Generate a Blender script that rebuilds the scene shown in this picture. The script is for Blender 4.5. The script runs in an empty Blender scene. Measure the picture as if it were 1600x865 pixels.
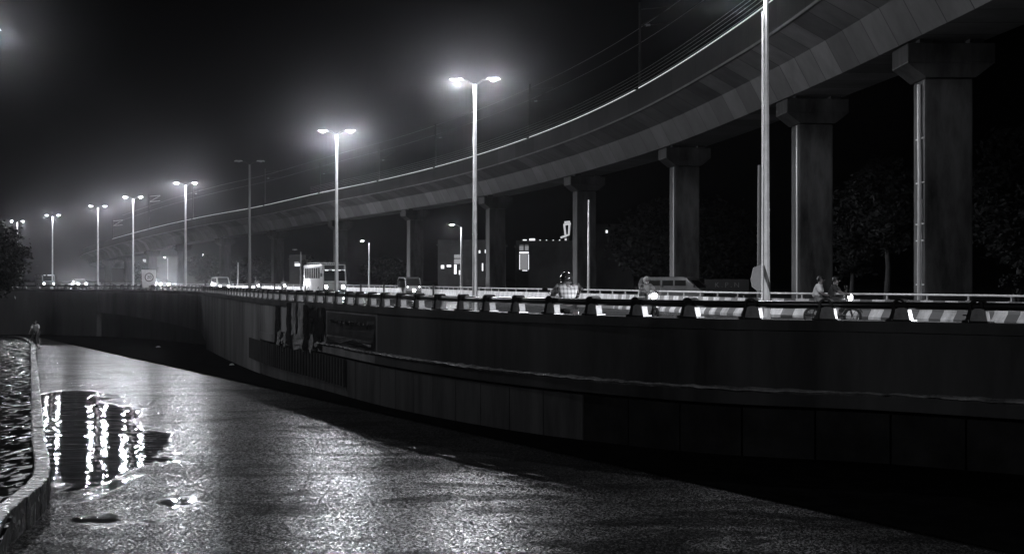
import bpy, bmesh, math, random
from mathutils import Vector, Matrix
random.seed(7)
R = math.radians
scene = bpy.context.scene
COL = scene.collection
F, HY, EYE = 2222.2, 438.0, 1.45          # focal length in pixels of a 1600 wide frame, horizon row, eye height

def gx(px, d): return (px - 800.0) / F * d
def gz(py, d): return EYE - (py - HY) / F * d

# ------------------------------------------------------------------ materials
MATS = {}
def nodes_of(m):
    m.use_nodes = True
    return m.node_tree.nodes, m.node_tree.links
def M(name, col, rough=0.6, metal=0.0, var=None, bump=None, spec=0.5, rvar=None, coat=0.0, aniso_scale=None):
    if name in MATS: return MATS[name]
    m = bpy.data.materials.new(name); N, L = nodes_of(m)
    b = N['Principled BSDF']
    c = (col, col, col, 1) if not isinstance(col, tuple) else (*col, 1)
    b.inputs['Base Color'].default_value = c
    b.inputs['Roughness'].default_value = rough
    b.inputs['Metallic'].default_value = metal
    b.inputs['Specular IOR Level'].default_value = spec
    b.inputs['Coat Weight'].default_value = coat
    b.inputs['Coat Roughness'].default_value = 0.15
    tc = N.new('ShaderNodeTexCoord'); vec = tc.outputs['Object']
    if aniso_scale:
        mp = N.new('ShaderNodeMapping'); mp.inputs['Scale'].default_value = aniso_scale
        L.new(vec, mp.inputs['Vector']); vec = mp.outputs['Vector']
    if var:
        n = N.new('ShaderNodeTexNoise'); n.inputs['Scale'].default_value = var[0]; n.inputs['Detail'].default_value = 6
        n.inputs['Roughness'].default_value = 0.65
        L.new(vec, n.inputs['Vector'])
        r = N.new('ShaderNodeMapRange')
        r.inputs['From Min'].default_value = 0.3; r.inputs['From Max'].default_value = 0.7
        r.inputs['To Min'].default_value = 1 - var[1]; r.inputs['To Max'].default_value = 1 + var[1]
        L.new(n.outputs['Fac'], r.inputs['Value'])
        mx = N.new('ShaderNodeVectorMath'); mx.operation = 'SCALE'; mx.inputs[0].default_value = c[:3]
        L.new(r.outputs['Result'], mx.inputs['Scale']); L.new(mx.outputs['Vector'], b.inputs['Base Color'])
        m['scaled'] = mx.name
    if rvar:
        n = N.new('ShaderNodeTexNoise'); n.inputs['Scale'].default_value = rvar[0]; n.inputs['Detail'].default_value = 4
        L.new(vec, n.inputs['Vector'])
        r = N.new('ShaderNodeMapRange'); r.inputs['From Min'].default_value = 0.35; r.inputs['From Max'].default_value = 0.65
        r.inputs['To Min'].default_value = rvar[1]; r.inputs['To Max'].default_value = rvar[2]
        L.new(n.outputs['Fac'], r.inputs['Value']); L.new(r.outputs['Result'], b.inputs['Roughness'])
    if bump:
        n = N.new('ShaderNodeTexNoise'); n.inputs['Scale'].default_value = bump[0]; n.inputs['Detail'].default_value = 4
        L.new(vec, n.inputs['Vector'])
        bp = N.new('ShaderNodeBump'); bp.inputs['Strength'].default_value = bump[1]; bp.inputs['Distance'].default_value = bump[2] if len(bump) > 2 else 0.02
        L.new(n.outputs['Fac'], bp.inputs['Height']); L.new(bp.outputs['Normal'], b.inputs['Normal'])
    MATS[name] = m
    return m
def EM(name, strength, col=(0.95, 0.96, 1.0)):
    if name in MATS: return MATS[name]
    m = bpy.data.materials.new(name); N, L = nodes_of(m)
    b = N['Principled BSDF']; b.inputs['Base Color'].default_value = (0.6, 0.6, 0.6, 1)
    b.inputs['Emission Color'].default_value = (*col, 1); b.inputs['Emission Strength'].default_value = strength
    MATS[name] = m
    return m
def math_node(N, L, op, a, b=None, c=None):
    n = N.new('ShaderNodeMath'); n.operation = op
    for i, v in enumerate((a, b, c)):
        if v is None: continue
        if isinstance(v, (int, float)): n.inputs[i].default_value = v
        else: L.new(v, n.inputs[i])
    return n.outputs[0]
def uv_xy(N, L):
    u = N.new('ShaderNodeUVMap'); u.uv_map = 'along'
    s = N.new('ShaderNodeSeparateXYZ'); L.new(u.outputs['UV'], s.inputs['Vector'])
    return s.outputs['X'], s.outputs['Y']
def mixcol(N, L, fac, a, b):
    m = N.new('ShaderNodeMix'); m.data_type = 'RGBA'
    L.new(fac, m.inputs['Factor'])
    for k, v in ((6, a), (7, b)):
        if isinstance(v, (int, float)): m.inputs[k].default_value = (v, v, v, 1)
        else: L.new(v, m.inputs[k])
    return m.outputs[2]

conc = M('concrete', 0.22, 0.55, var=(0.7, 0.35), bump=(25, 0.2))
conc_dark = M('weathered_concrete', 0.10, 0.5, var=(0.6, 0.5), bump=(20, 0.3), aniso_scale=(1, 1, 0.35))
wall_m = M('painted_retaining_wall', 0.18, 0.6, var=(0.55, 0.7), bump=(14, 0.15), aniso_scale=(1, 1, 0.25))
metal_black = M('black_painted_metal', 0.015, 0.28, var=(6, 0.3), bump=(30, 0.05))
cast_m = M('cast_post_paint', 0.3, 0.45, var=(5, 0.5), bump=(18, 0.2))
galv = M('galvanised_steel', 0.55, 0.38, 0.6, var=(3, 0.2))
rubber = M('tyre_rubber', 0.02, 0.7)
chrome = M('chrome', 0.6, 0.15, 1.0)
glass_dark = M('dark_glass', 0.02, 0.06, spec=0.6)
skin_m = M('skin', (0.13, 0.12, 0.12), 0.5)
hair_m = M('hair', 0.012, 0.5)
leaf_m = M('night_leaves', (0.03, 0.031, 0.031), 0.5, var=(1.5, 0.4), spec=0.1)
bark_m = M('bark', 0.06, 0.85, var=(4, 0.4), bump=(12, 0.6))
lens_on = EM('lit_lamp_lens', 150)
lens_off = M('unlit_lamp_lens', 0.3, 0.2)
head_on = EM('lit_headlight', 50)
ind_on = EM('lit_side_lamp', 7)
window_on = EM('lit_window', 1.3)
window_dim = EM('dim_lit_window', 0.22)
black_m = M('matt_black', 0.012, 0.6)
bld_m = M('dark_building_paint', 0.09, 0.7, var=(0.4, 0.4))

SPEC = 0.62
def asphalt(name, near, far=1.0, puddle=False):
    m = bpy.data.materials.new(name); N, L = nodes_of(m); b = N['Principled BSDF']
    tc = N.new('ShaderNodeTexCoord'); v = tc.outputs['Object']
    def noise(sc, det=3, scl=None, rough=0.6, dist=0.0):
        n = N.new('ShaderNodeTexNoise'); n.inputs['Scale'].default_value = sc; n.inputs['Detail'].default_value = det
        n.inputs['Roughness'].default_value = rough; n.inputs['Distortion'].default_value = dist
        if scl:
            mp = N.new('ShaderNodeMapping'); mp.inputs['Scale'].default_value = scl[:3]
            mp.inputs['Rotation'].default_value = (0, 0, R(scl[3]))
            L.new(v, mp.inputs['Vector']); L.new(mp.outputs['Vector'], n.inputs['Vector'])
        else: L.new(v, n.inputs['Vector'])
        return n.outputs['Fac']
    def rng(x, a, c, d, e):
        r = N.new('ShaderNodeMapRange'); r.interpolation_type = 'SMOOTHSTEP'
        for k, q in (('From Min', a), ('From Max', c), ('To Min', d), ('To Max', e)): r.inputs[k].default_value = q
        L.new(x, r.inputs['Value']); return r.outputs['Result']
    big = noise(0.16, 5, (1, 0.8, 1, 10), 0.6, 0.6)     # broad wet and drained patches
    mid = noise(0.75, 4, (0.55, 1.5, 1, -6), 0.62, 0.4)
    wet = rng(big, 0.40, 0.62, 0, 1)
    wet2 = rng(mid, 0.50, 0.66, 0, 1)
    dry = math_node(N, L, 'MULTIPLY', wet, wet2)
    base = rng(big, 0.3, 0.7, 0.045, 0.022)
    c = N.new('ShaderNodeCombineColor')
    for k in ('Red', 'Green', 'Blue'): L.new(base, c.inputs[k])
    L.new(c.outputs['Color'], b.inputs['Base Color'])
    sxyz = N.new('ShaderNodeSeparateXYZ'); L.new(v, sxyz.inputs['Vector']); sy_ = sxyz.outputs['Y']
    # only part of the stones carry a water film: they sparkle, the rest stay matt
    cells = N.new('ShaderNodeTexVoronoi'); cells.inputs['Scale'].default_value = 48; L.new(v, cells.inputs['Vector'])
    sep = N.new('ShaderNodeSeparateColor'); L.new(cells.outputs['Color'], sep.inputs['Color'])
    film_ = rng(sep.outputs['Red'], 0.5, 1.0, 0.0, 1.0)
    streak = noise(1.0, 6, (0.28, 0.62, 1, -14), 0.68, 0.7)
    patch = math_node(N, L, 'MULTIPLY', rng(streak, 0.42, 0.57, 0.04, 1.0), rng(noise(0.22, 3, (1, 0.6, 1, 20), 0.5, 0.8), 0.40, 0.58, 0.45, 1.0))
    sp = math_node(N, L, 'MULTIPLY', math_node(N, L, 'MULTIPLY', film_, patch), rng(sy_, 38, 78, SPEC, SPEC * far))
    ro = rng(sep.outputs['Green'], 0, 1, 0.17, 0.42)
    pud = None
    if puddle:
        # standing water along the kerb: an elongated pool with a frayed edge
        mp = N.new('ShaderNodeMapping'); mp.vector_type = 'TEXTURE'; mp.inputs['Location'].default_value = (-10.1, 33.5, 0); mp.inputs['Rotation'].default_value = (0, 0, R(18.5)); mp.inputs['Scale'].default_value = (1.6, 15.5, 50)
        L.new(v, mp.inputs['Vector'])
        ln = N.new('ShaderNodeVectorMath'); ln.operation = 'LENGTH'; L.new(mp.outputs['Vector'], ln.inputs[0])
        fray = noise(0.55, 6, (1.0, 0.45, 1, 0), 0.62, 0.8)
        rad = math_node(N, L, 'ADD', ln.outputs['Value'], math_node(N, L, 'MULTIPLY', math_node(N, L, 'SUBTRACT', fray, 0.5), 1.9))
        pud = rng(rad, 0.86, 1.02, 1.0, 0.0)
        def mixf(f, x, y): return math_node(N, L, 'ADD', math_node(N, L, 'MULTIPLY', x, math_node(N, L, 'SUBTRACT', 1.0, f)), math_node(N, L, 'MULTIPLY', f, y))
        rim = math_node(N, L, 'SUBTRACT', 1.0, math_node(N, L, 'MULTIPLY', math_node(N, L, 'MULTIPLY', pud, math_node(N, L, 'SUBTRACT', 1.0, pud)), 3.6))
        sp = math_node(N, L, 'MULTIPLY', mixf(pud, sp, 0.05), rim); ro = mixf(pud, ro, 0.025)
    L.new(sp, b.inputs['Specular IOR Level'])
    L.new(ro, b.inputs['Roughness'])
    grain = noise(85, 2, None, 0.7)
    stones = N.new('ShaderNodeTexVoronoi'); stones.inputs['Scale'].default_value = 60; L.new(v, stones.inputs['Vector'])
    hgt = math_node(N, L, 'ADD', grain, math_node(N, L, 'MULTIPLY', stones.outputs['Distance'], 0.7))
    bp = N.new('ShaderNodeBump'); bp.inputs['Distance'].default_value = 0.0011
    L.new(math_node(N, L, 'ADD', rng(wet2, 0, 1, near, near * 0.25), 0.0), bp.inputs['Strength'])
    if puddle:
        hgt = math_node(N, L, 'MULTIPLY', math_node(N, L, 'SUBTRACT', hgt, 0.75), math_node(N, L, 'SUBTRACT', 1.0, pud))
        rip = noise(1.0, 3, (0.9, 1.35, 1, 0), 0.55)
        hgt = math_node(N, L, 'ADD', hgt, math_node(N, L, 'MULTIPLY', math_node(N, L, 'MULTIPLY', math_node(N, L, 'SUBTRACT', rip, 0.5), pud), 24.0))
    L.new(hgt, bp.inputs['Height']); L.new(bp.outputs['Normal'], b.inputs['Normal'])
    return m
road_low_m = asphalt('wet_asphalt', 0.85, 0.07, True)
road_up_m = asphalt('wet_upper_asphalt', 0.6)
ground_m = M('night_ground', 0.05, 0.7, var=(0.2, 0.4), bump=(3, 0.4))

def puddle_mat():
    m = bpy.data.materials.new('puddle_water'); N, L = nodes_of(m); b = N['Principled BSDF']
    b.inputs['Base Color'].default_value = (0.012, 0.012, 0.013, 1); b.inputs['Roughness'].default_value = 0.035
    b.inputs['IOR'].default_value = 1.33
    tc = N.new('ShaderNodeTexCoord')
    mp = N.new('ShaderNodeMapping'); mp.inputs['Scale'].default_value = (2.2, 5.5, 1); L.new(tc.outputs['Object'], mp.inputs['Vector'])
    n = N.new('ShaderNodeTexNoise'); n.inputs['Scale'].default_value = 1.0; n.inputs['Detail'].default_value = 5; n.inputs['Roughness'].default_value = 0.65
    L.new(mp.outputs['Vector'], n.inputs['Vector'])
    bp = N.new('ShaderNodeBump'); bp.inputs['Strength'].default_value = 0.2; bp.inputs['Distance'].default_value = 0.022
    L.new(n.outputs['Fac'], bp.inputs['Height']); L.new(bp.outputs['Normal'], b.inputs['Normal'])
    return m
puddle_m = puddle_mat()

def barrier_mat():
    m = bpy.data.materials.new('striped_barrier_paint'); N, L = nodes_of(m); b = N['Principled BSDF']
    u, v = uv_xy(N, L)
    f = math_node(N, L, 'FRACT', math_node(N, L, 'DIVIDE', u, 1.2))
    st = math_node(N, L, 'GREATER_THAN', f, 0.52)
    on = math_node(N, L, 'LESS_THAN', u, 47.0)
    st = math_node(N, L, 'MULTIPLY', st, on)
    tc = N.new('ShaderNodeTexCoord'); mp = N.new('ShaderNodeMapping'); mp.inputs['Scale'].default_value = (1.6, 1.6, 0.5)
    L.new(tc.outputs['Object'], mp.inputs['Vector'])
    n = N.new('ShaderNodeTexNoise'); n.inputs['Scale'].default_value = 1.2; n.inputs['Detail'].default_value = 7; n.inputs['Roughness'].default_value = 0.7
    L.new(mp.outputs['Vector'], n.inputs['Vector'])
    r = N.new('ShaderNodeMapRange'); r.inputs['From Min'].default_value = 0.3; r.inputs['From Max'].default_value = 0.62
    r.inputs['To Min'].default_value = 0.22; r.inputs['To Max'].default_value = 0.72
    L.new(n.outputs['Fac'], r.inputs['Value'])
    cc = N.new('ShaderNodeCombineColor')
    for k in ('Red', 'Green', 'Blue'): L.new(r.outputs['Result'], cc.inputs[k])
    dirt_shade = math_node(N, L, 'MULTIPLY', math_node(N, L, 'LESS_THAN', v, 0.2), math_node(N, L, 'GREATER_THAN', u, 47.0))  # dark foot band: wheel dirt and the shadow below the face, painted together
    c1 = mixcol(N, L, dirt_shade, cc.outputs['Color'], 0.10)
    c2 = mixcol(N, L, st, c1, 0.07)
    L.new(c2, b.inputs['Base Color']); b.inputs['Roughness'].default_value = 0.45
    return m
def jointed_mat(name, base, period, width, rough=0.55, dark=0.25):
    m = M(name, base, rough, var=(0.5, 0.3), bump=(14, 0.15), spec=0.1); N, L = m.node_tree.nodes, m.node_tree.links
    b = N['Principled BSDF']; u, v = uv_xy(N, L)
    f = math_node(N, L, 'FRACT', math_node(N, L, 'DIVIDE', u, period))
    j = math_node(N, L, 'LESS_THAN', f, width / period)
    # every block keeps its own slightly different cast
    fl = math_node(N, L, 'FLOOR', math_node(N, L, 'DIVIDE', u, period))
    wn = N.new('ShaderNodeTexWhiteNoise'); wn.noise_dimensions = '1D'; L.new(fl, wn.inputs['W'])
    r = N.new('ShaderNodeMapRange'); r.inputs['To Min'].default_value = 0.6; r.inputs['To Max'].default_value = 1.35
    L.new(wn.outputs['Value'], r.inputs['Value'])
    sc = N.new('ShaderNodeVectorMath'); sc.operation = 'SCALE'
    L.new(N[m['scaled']].outputs['Vector'], sc.inputs[0]); L.new(r.outputs['Result'], sc.inputs['Scale'])
    L.new(mixcol(N, L, j, sc.outputs['Vector'], base * dark), b.inputs['Base Color'])
    return m
barrier_m = barrier_mat()
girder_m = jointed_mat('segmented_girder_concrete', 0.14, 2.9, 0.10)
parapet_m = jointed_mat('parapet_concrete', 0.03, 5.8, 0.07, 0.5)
kerb_m = M('kerb_stone', 0.07, 0.4, spec=0.2, var=(2.0, 0.7), bump=(10, 0.5, 0.03), rvar=(6, 0.15, 0.5))
def paver_mat():
    m = M('wet_paving', 0.025, 0.25, spec=0.02, var=(0.8, 0.5), rvar=(1.2, 0.1, 0.4)); N, L = m.node_tree.nodes, m.node_tree.links
    b = N['Principled BSDF']; tc = N.new('ShaderNodeTexCoord')
    mp = N.new('ShaderNodeMapping'); mp.inputs['Rotation'].default_value = (0, 0, R(18)); mp.inputs['Scale'].default_value = (1, 1, 1)
    L.new(tc.outputs['Object'], mp.inputs['Vector'])
    br = N.new('ShaderNodeTexBrick'); br.inputs['Scale'].default_value = 1.6; br.inputs['Mortar Size'].default_value = 0.03
    br.inputs['Color1'].default_value = (1, 1, 1, 1); br.inputs['Color2'].default_value = (0.7, 0.7, 0.7, 1); br.inputs['Mortar'].default_value = (0, 0, 0, 1)
    L.new(mp.outputs['Vector'], br.inputs['Vector'])
    n = N.new('ShaderNodeTexNoise'); n.inputs['Scale'].default_value = 3; L.new(tc.outputs['Object'], n.inputs['Vector'])
    n2 = N.new('ShaderNodeTexNoise'); n2.inputs['Scale'].default_value = 1.1; n2.inputs['Detail'].default_value = 6; mq = N.new('ShaderNodeMapping'); mq.inputs['Scale'].default_value = (6.0, 1.6, 1); L.new(tc.outputs['Object'], mq.inputs['Vector']); L.new(mq.outputs['Vector'], n2.inputs['Vector'])
    r2 = N.new('ShaderNodeMapRange'); r2.inputs['From Min'].default_value = 0.54; r2.inputs['From Max'].default_value = 0.66; r2.inputs['To Max'].default_value = 0.14
    L.new(n2.outputs['Fac'], r2.inputs['Value']); L.new(r2.outputs['Result'], b.inputs['Specular IOR Level'])
    h = math_node(N, L, 'ADD', br.outputs['Color'], n.outputs['Fac'])
    bp = N.new('ShaderNodeBump'); bp.inputs['Strength'].default_value = 0.5; bp.inputs['Distance'].default_value = 0.04
    L.new(h, bp.inputs['Height']); L.new(bp.outputs['Normal'], b.inputs['Normal'])
    return m
paver_m = paver_mat()
def plaid_mat():
    m = bpy.data.materials.new('checked_shirt_cloth'); N, L = nodes_of(m); b = N['Principled BSDF']
    tc = N.new('ShaderNodeTexCoord'); s = N.new('ShaderNodeSeparateXYZ'); L.new(tc.outputs['Object'], s.inputs['Vector'])
    def band(x, p, w):
        f = math_node(N, L, 'FRACT', math_node(N, L, 'DIVIDE', x, p)); return math_node(N, L, 'LESS_THAN', f, w)
    a = math_node(N, L, 'ADD', band(s.outputs['Y'], 0.085, 0.4), band(s.outputs['Z'], 0.10, 0.4))
    r = N.new('ShaderNodeMapRange'); r.inputs['From Max'].default_value = 2; r.inputs['To Min'].default_value = 0.7; r.inputs['To Max'].default_value = 0.2
    L.new(a, r.inputs['Value']); cc = N.new('ShaderNodeCombineColor')
    for k in ('Red', 'Green', 'Blue'): L.new(r.outputs['Result'], cc.inputs[k])
    L.new(cc.outputs['Color'], b.inputs['Base Color']); b.inputs['Roughness'].default_value = 0.8
    return m
plaid_m = plaid_mat()

# ------------------------------------------------------------------ mesh builder
class MB:
    def __init__(s): s.bm = bmesh.new()
    def box(s, c, size, rz=0.0, rot=None, bevel=0.0, taper=None):
        r = bmesh.ops.create_cube(s.bm, size=1.0); vs = r['verts']
        for v in vs:
            v.co = Vector((v.co.x * size[0], v.co.y * size[1], v.co.z * size[2]))
            if taper and v.co.z > 0: v.co.x *= taper; v.co.y *= taper
        if bevel:
            es = list({e for v in vs for e in v.link_edges})
            o = bmesh.ops.bevel(s.bm, geom=es, offset=bevel, segments=2, affect='EDGES', profile=0.6)
            vs = list({v for f in o['faces'] for v in f.verts} | {v for v in vs if v.is_valid})
        mt = Matrix.Translation(Vector(c)) @ (rot.to_4x4() if rot is not None else Matrix.Rotation(rz, 4, 'Z'))
        bmesh.ops.transform(s.bm, matrix=mt, verts=vs); return s
    def cyl(s, a, b, r1, r2=None, n=12, caps=True):
        a, b = Vector(a), Vector(b); r2 = r1 if r2 is None else r2
        d = b - a; q = d.to_track_quat('Z', 'Y').to_matrix().to_4x4()
        r = bmesh.ops.create_cone(s.bm, cap_ends=caps, segments=n, radius1=r1, radius2=max(r2, 1e-4), depth=d.length)
        bmesh.ops.transform(s.bm, matrix=Matrix.Translation((a + b) / 2) @ q, verts=r['verts']); return s
    def tube(s, pts, r, n=8, cap=True):
        pts = [Vector(p) for p in pts]; rings = []
        rad = r if isinstance(r, (list, tuple)) else [r] * len(pts)
        for i, p in enumerate(pts):
            t = (pts[min(i + 1, len(pts) - 1)] - pts[max(i - 1, 0)]).normalized()
            up = Vector((0, 0, 1)) if abs(t.z) < 0.95 else Vector((1, 0, 0))
            x = t.cross(up).normalized(); y = x.cross(t)
            rings.append([s.bm.verts.new(p + (x * math.cos(k * 2 * math.pi / n) + y * math.sin(k * 2 * math.pi / n)) * rad[i]) for k in range(n)])
        for A, B in zip(rings, rings[1:]):
            for k in range(n): s.bm.faces.new((A[k], A[(k + 1) % n], B[(k + 1) % n], B[k]))
        if cap:
            s.bm.faces.new(rings[0][::-1]); s.bm.faces.new(rings[-1])
        return s
    def ball(s, c, r, n=12, sc=(1, 1, 1)):
        o = bmesh.ops.create_uvsphere(s.bm, u_segments=n, v_segments=max(6, n * 2 // 3), radius=r)
        bmesh.ops.transform(s.bm, matrix=Matrix.Translation(Vector(c)) @ Matrix.Diagonal((*sc, 1)), verts=o['verts']); return s
    def torus(s, c, R_, r, axis='Y', n=24, m=8):
        c = Vector(c); vs = []
        for i in range(n):
            a = i * 2 * math.pi / n; row = []
            for j in range(m):
                b = j * 2 * math.pi / m; q = R_ + r * math.cos(b)
                p = (q * math.cos(a), r * math.sin(b), q * math.sin(a)) if axis == 'Y' else (r * math.sin(b), q * math.cos(a), q * math.sin(a)) if axis == 'X' else (q * math.cos(a), q * math.sin(a), r * math.sin(b))
                row.append(s.bm.verts.new(c + Vector(p)))
            vs.append(row)
        for i in range(n):
            for j in range(m):
                s.bm.faces.new((vs[i][j], vs[(i + 1) % n][j], vs[(i + 1) % n][(j + 1) % m], vs[i][(j + 1) % m]))
        return s
    def prism(s, poly, y0, y1, bevel=0.0, plane='XZ'):
        """extrude a polygon given in x,z between two y values (or y,z between two x values)"""
        def P(a, b, t): return (a, t, b) if plane == 'XZ' else (t, a, b)
        A = [s.bm.verts.new(P(a, b, y0)) for a, b in poly]; B = [s.bm.verts.new(P(a, b, y1)) for a, b in poly]
        n = len(poly); fs = [s.bm.faces.new(A[::-1]), s.bm.faces.new(B)]
        for i in range(n): fs.append(s.bm.faces.new((A[i], A[(i + 1) % n], B[(i + 1) % n], B[i])))
        if bevel:
            es = list({e for f in fs for e in f.edges})
            bmesh.ops.bevel(s.bm, geom=es, offset=bevel, segments=2, affect='EDGES', profile=0.6)
        return s
    def quad(s, a, b, c, d):
        s.bm.faces.new([s.bm.verts.new(Vector(p)) for p in (a, b, c, d)]); return s
    def build(s, name, mat, parent=None, smooth=False, off=None):
        bmesh.ops.recalc_face_normals(s.bm, faces=s.bm.faces[:])
        me = bpy.data.meshes.new(name)
        if off is not None: bmesh.ops.translate(s.bm, vec=-Vector(off), verts=s.bm.verts[:])
        s.bm.to_mesh(me); s.bm.free()
        me.materials.append(mat)
        if smooth:
            me.polygons.foreach_set('use_smooth', [True] * len(me.polygons))
            try: me.set_sharp_from_angle(angle=R(40))
            except Exception: pass
        o = bpy.data.objects.new(name, me); COL.objects.link(o)
        if parent is not None: o.parent = parent
        return o

def empty(name, loc, rz=0.0):
    o = bpy.data.objects.new(name, None); COL.objects.link(o)
    o.location = loc; o.rotation_euler = (0, 0, rz); o.empty_display_size = 0.3
    return o
def tag(o, label=None, cat=None, group=None, kind=None):
    if label: o['label'] = label
    if cat: o['category'] = cat
    if group: o['group'] = group
    if kind: o['kind'] = kind
    return o
def copy_tree(o, parent=None):
    c = o.copy(); COL.objects.link(c)
    if parent is not None: c.parent = parent
    for ch in list(o.children): copy_tree(ch, c)
    return c
def light(name, loc, power, parent=None, radius=0.12, kind='POINT', rot=None, spot=None, col=(0.93, 0.945, 1.0)):
    d = bpy.data.lights.new(name, kind); d.energy = power; d.color = col; d.shadow_soft_size = radius
    if kind == 'SPOT': d.spot_size = R(spot); d.spot_blend = 0.8 if spot < 175 else 0.13
    o = bpy.data.objects.new(name, d); COL.objects.link(o); o.location = loc
    if rot: o.rotation_euler = rot
    if parent is not None: o.parent = parent
    return o
def text_mesh(s, size, depth, mat, name, parent, loc, rot):
    cu = bpy.data.curves.new(name, 'FONT'); cu.body = s; cu.size = size; cu.extrude = depth
    cu.align_x = 'CENTER'; cu.align_y = 'CENTER'
    t = bpy.data.objects.new(name + '_tmp', cu); COL.objects.link(t)
    me = bpy.data.meshes.new_from_object(t.evaluated_get(bpy.context.evaluated_depsgraph_get()))
    bpy.data.objects.remove(t); me.materials.clear(); me.materials.append(mat); me.name = name
    o = bpy.data.objects.new(name, me); COL.objects.link(o); o.parent = parent; o.location = loc; o.rotation_euler = rot
    return o

# ------------------------------------------------------------------ paths and sweeps
def smooth_path(pts, step):
    P = [Vector(p) for p in pts]; out = []
    for i in range(len(P) - 1):
        p0 = P[max(i - 1, 0)]; p1 = P[i]; p2 = P[i + 1]; p3 = P[min(i + 2, len(P) - 1)]
        n = max(2, int((p2 - p1).length / step * 2))
        for k in range(n):
            t = k / n
            out.append(0.5 * ((2 * p1) + (p2 - p0) * t + (2 * p0 - 5 * p1 + 4 * p2 - p3) * t * t + (3 * p1 - p0 - 3 * p2 + p3) * t ** 3))
    out.append(P[-1])
    res = [out[0]]; acc = 0.0; nxt = step; L = 0.0        # resample at even arc length
    for a, b in zip(out, out[1:]):
        l = (b - a).length
        while L + l >= nxt:
            res.append(a.lerp(b, (nxt - L) / l)); nxt += step
        L += l
    if (res[-1] - out[-1]).length > step * 0.3: res.append(out[-1])
    return res
class Path:
    def __init__(s, pts, step=1.0):
        s.p = smooth_path(pts, step); s.s = [0.0]
        for a, b in zip(s.p, s.p[1:]): s.s.append(s.s[-1] + (b - a).length)
        s.len = s.s[-1]
    def at(s, d):
        d = min(max(d, 0.0), s.len - 1e-5)
        lo, hi = 0, len(s.s) - 1
        while hi - lo > 1:
            m = (lo + hi) // 2
            if s.s[m] <= d: lo = m
            else: hi = m
        t = (d - s.s[lo]) / (s.s[hi] - s.s[lo]); return s.p[lo].lerp(s.p[hi], t)
    def frame(s, d):
        p = s.at(d); t = s.at(d + 0.4) - s.at(d - 0.4); t.z = 0; t.normalize()
        return p, t, Vector((-t.y, t.x, 0))          # point, direction, normal (to its left: towards the camera)
    def find_px(s, px, d0=0.0):
        best, bd = 1e9, 0
        d = d0
        while d < s.len:
            p = s.at(d); q = 800 + F * p.x / p.y
            if abs(q - px) < best: best, bd = abs(q - px), d
            d += 0.1
        return bd
def sweep(path, prof, d0, d1, step=1.0, close=True, zfun=None):
    """prof: list of (u towards camera, w up). Returns an MB with uv 'along' = (arc length, w)."""
    mb = MB(); bm = mb.bm; uv = bm.loops.layers.uv.new('along')
    n = max(1, int(round((d1 - d0) / step))); rows = []
    for i in range(n + 1):
        d = d0 + (d1 - d0) * i / n; p, t, nn = path.frame(d)
        row = []
        for (u, w) in prof:
            z = p.z + (w if zfun is None else zfun(d, u, w, p + nn * u))
            row.append(bm.verts.new((p.x + nn.x * u, p.y + nn.y * u, z)))
        rows.append((d, row))
    m = len(prof); rng = range(m) if close else range(m - 1)
    for (da, A), (db, B) in zip(rows, rows[1:]):
        for k in rng:
            k2 = (k + 1) % m
            f = bm.faces.new((A[k], B[k], B[k2], A[k2]))
            for lp, (dd, ww) in zip(f.loops, ((da, prof[k][1]), (db, prof[k][1]), (db, prof[k2][1]), (da, prof[k2][1]))): lp[uv].uv = (dd, ww)
    if close:
        for d, r in (rows[0], rows[-1]):
            f = bm.faces.new(r)
            for lp, pr in zip(f.loops, prof): lp[uv].uv = (d, pr[1])
    return mb
def low_z(Y): return -1.75 - (Y - 17.0) * 0.0139

def XYd(l): return [(gx(px, d), d, 0.0) for px, d in l]
WALL = Path([(24, 10, 0), (15, 18.5, 0)] + XYd([(1700, 23.2), (1600, 23.9), (1350, 25.8), (1150, 26.9), (980, 28.8), (780, 32.6), (607, 39), (500, 47), (420, 55), (360, 69), (322, 86), (300, 97), (200, 112), (100, 119), (0, 124)]) + [(-80, 128, 0), (-140, 130, 0)], 0.5)
BARR = Path([(22, 30, 0), (19, 40, 0)] + XYd([(1600, 46.5), (1400, 52), (1300, 54.5), (1170, 58), (1050, 66), (900, 80), (780, 93), (680, 116), (600, 138), (450, 175), (300, 215), (150, 260), (0, 300), (-150, 330)]), 0.5)
KERB = Path([(-2.2, 4.0, 0), (-4.2, 10, 0), (-5.0, 13.2, 0), (-6.1, 16.8, 0), (-6.9, 20.8, 0), (-9.0, 27, 0), (-13.3, 39.7, 0), (-21.2, 63, 0), (-30.2, 89, 0), (-37, 103, 0), (-50, 114, 0), (-80, 120, 0)], 0.5)

# ------------------------------------------------------------------ setting: ground, roads
def sheet(name, pts, mat):
    bm = bmesh.new(); f = bm.faces.new([bm.verts.new(p) for p in pts]); bmesh.ops.triangulate(bm, faces=[f], ngon_method='EAR_CLIP')
    if sum(q.normal.z for q in bm.faces) < 0: bmesh.ops.reverse_faces(bm, faces=bm.faces[:])
    me = bpy.data.meshes.new(name); bm.to_mesh(me); bm.free(); me.materials.append(mat)
    o = bpy.data.objects.new(name, me); COL.objects.link(o); return tag(o, kind='structure')
wall_line = [WALL.frame(d)[0] - WALL.frame(d)[2] * 0.2 for d in [i * 3.0 for i in range(int(WALL.len / 3) + 1)]]
sheet('ground', [(1500, -300, -0.03)] + [(p.x, p.y, -0.03) for p in wall_line] + [(-1500, 135, -0.03), (-1500, 2500, -0.03), (1500, 2500, -0.03)], ground_m)
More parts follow.
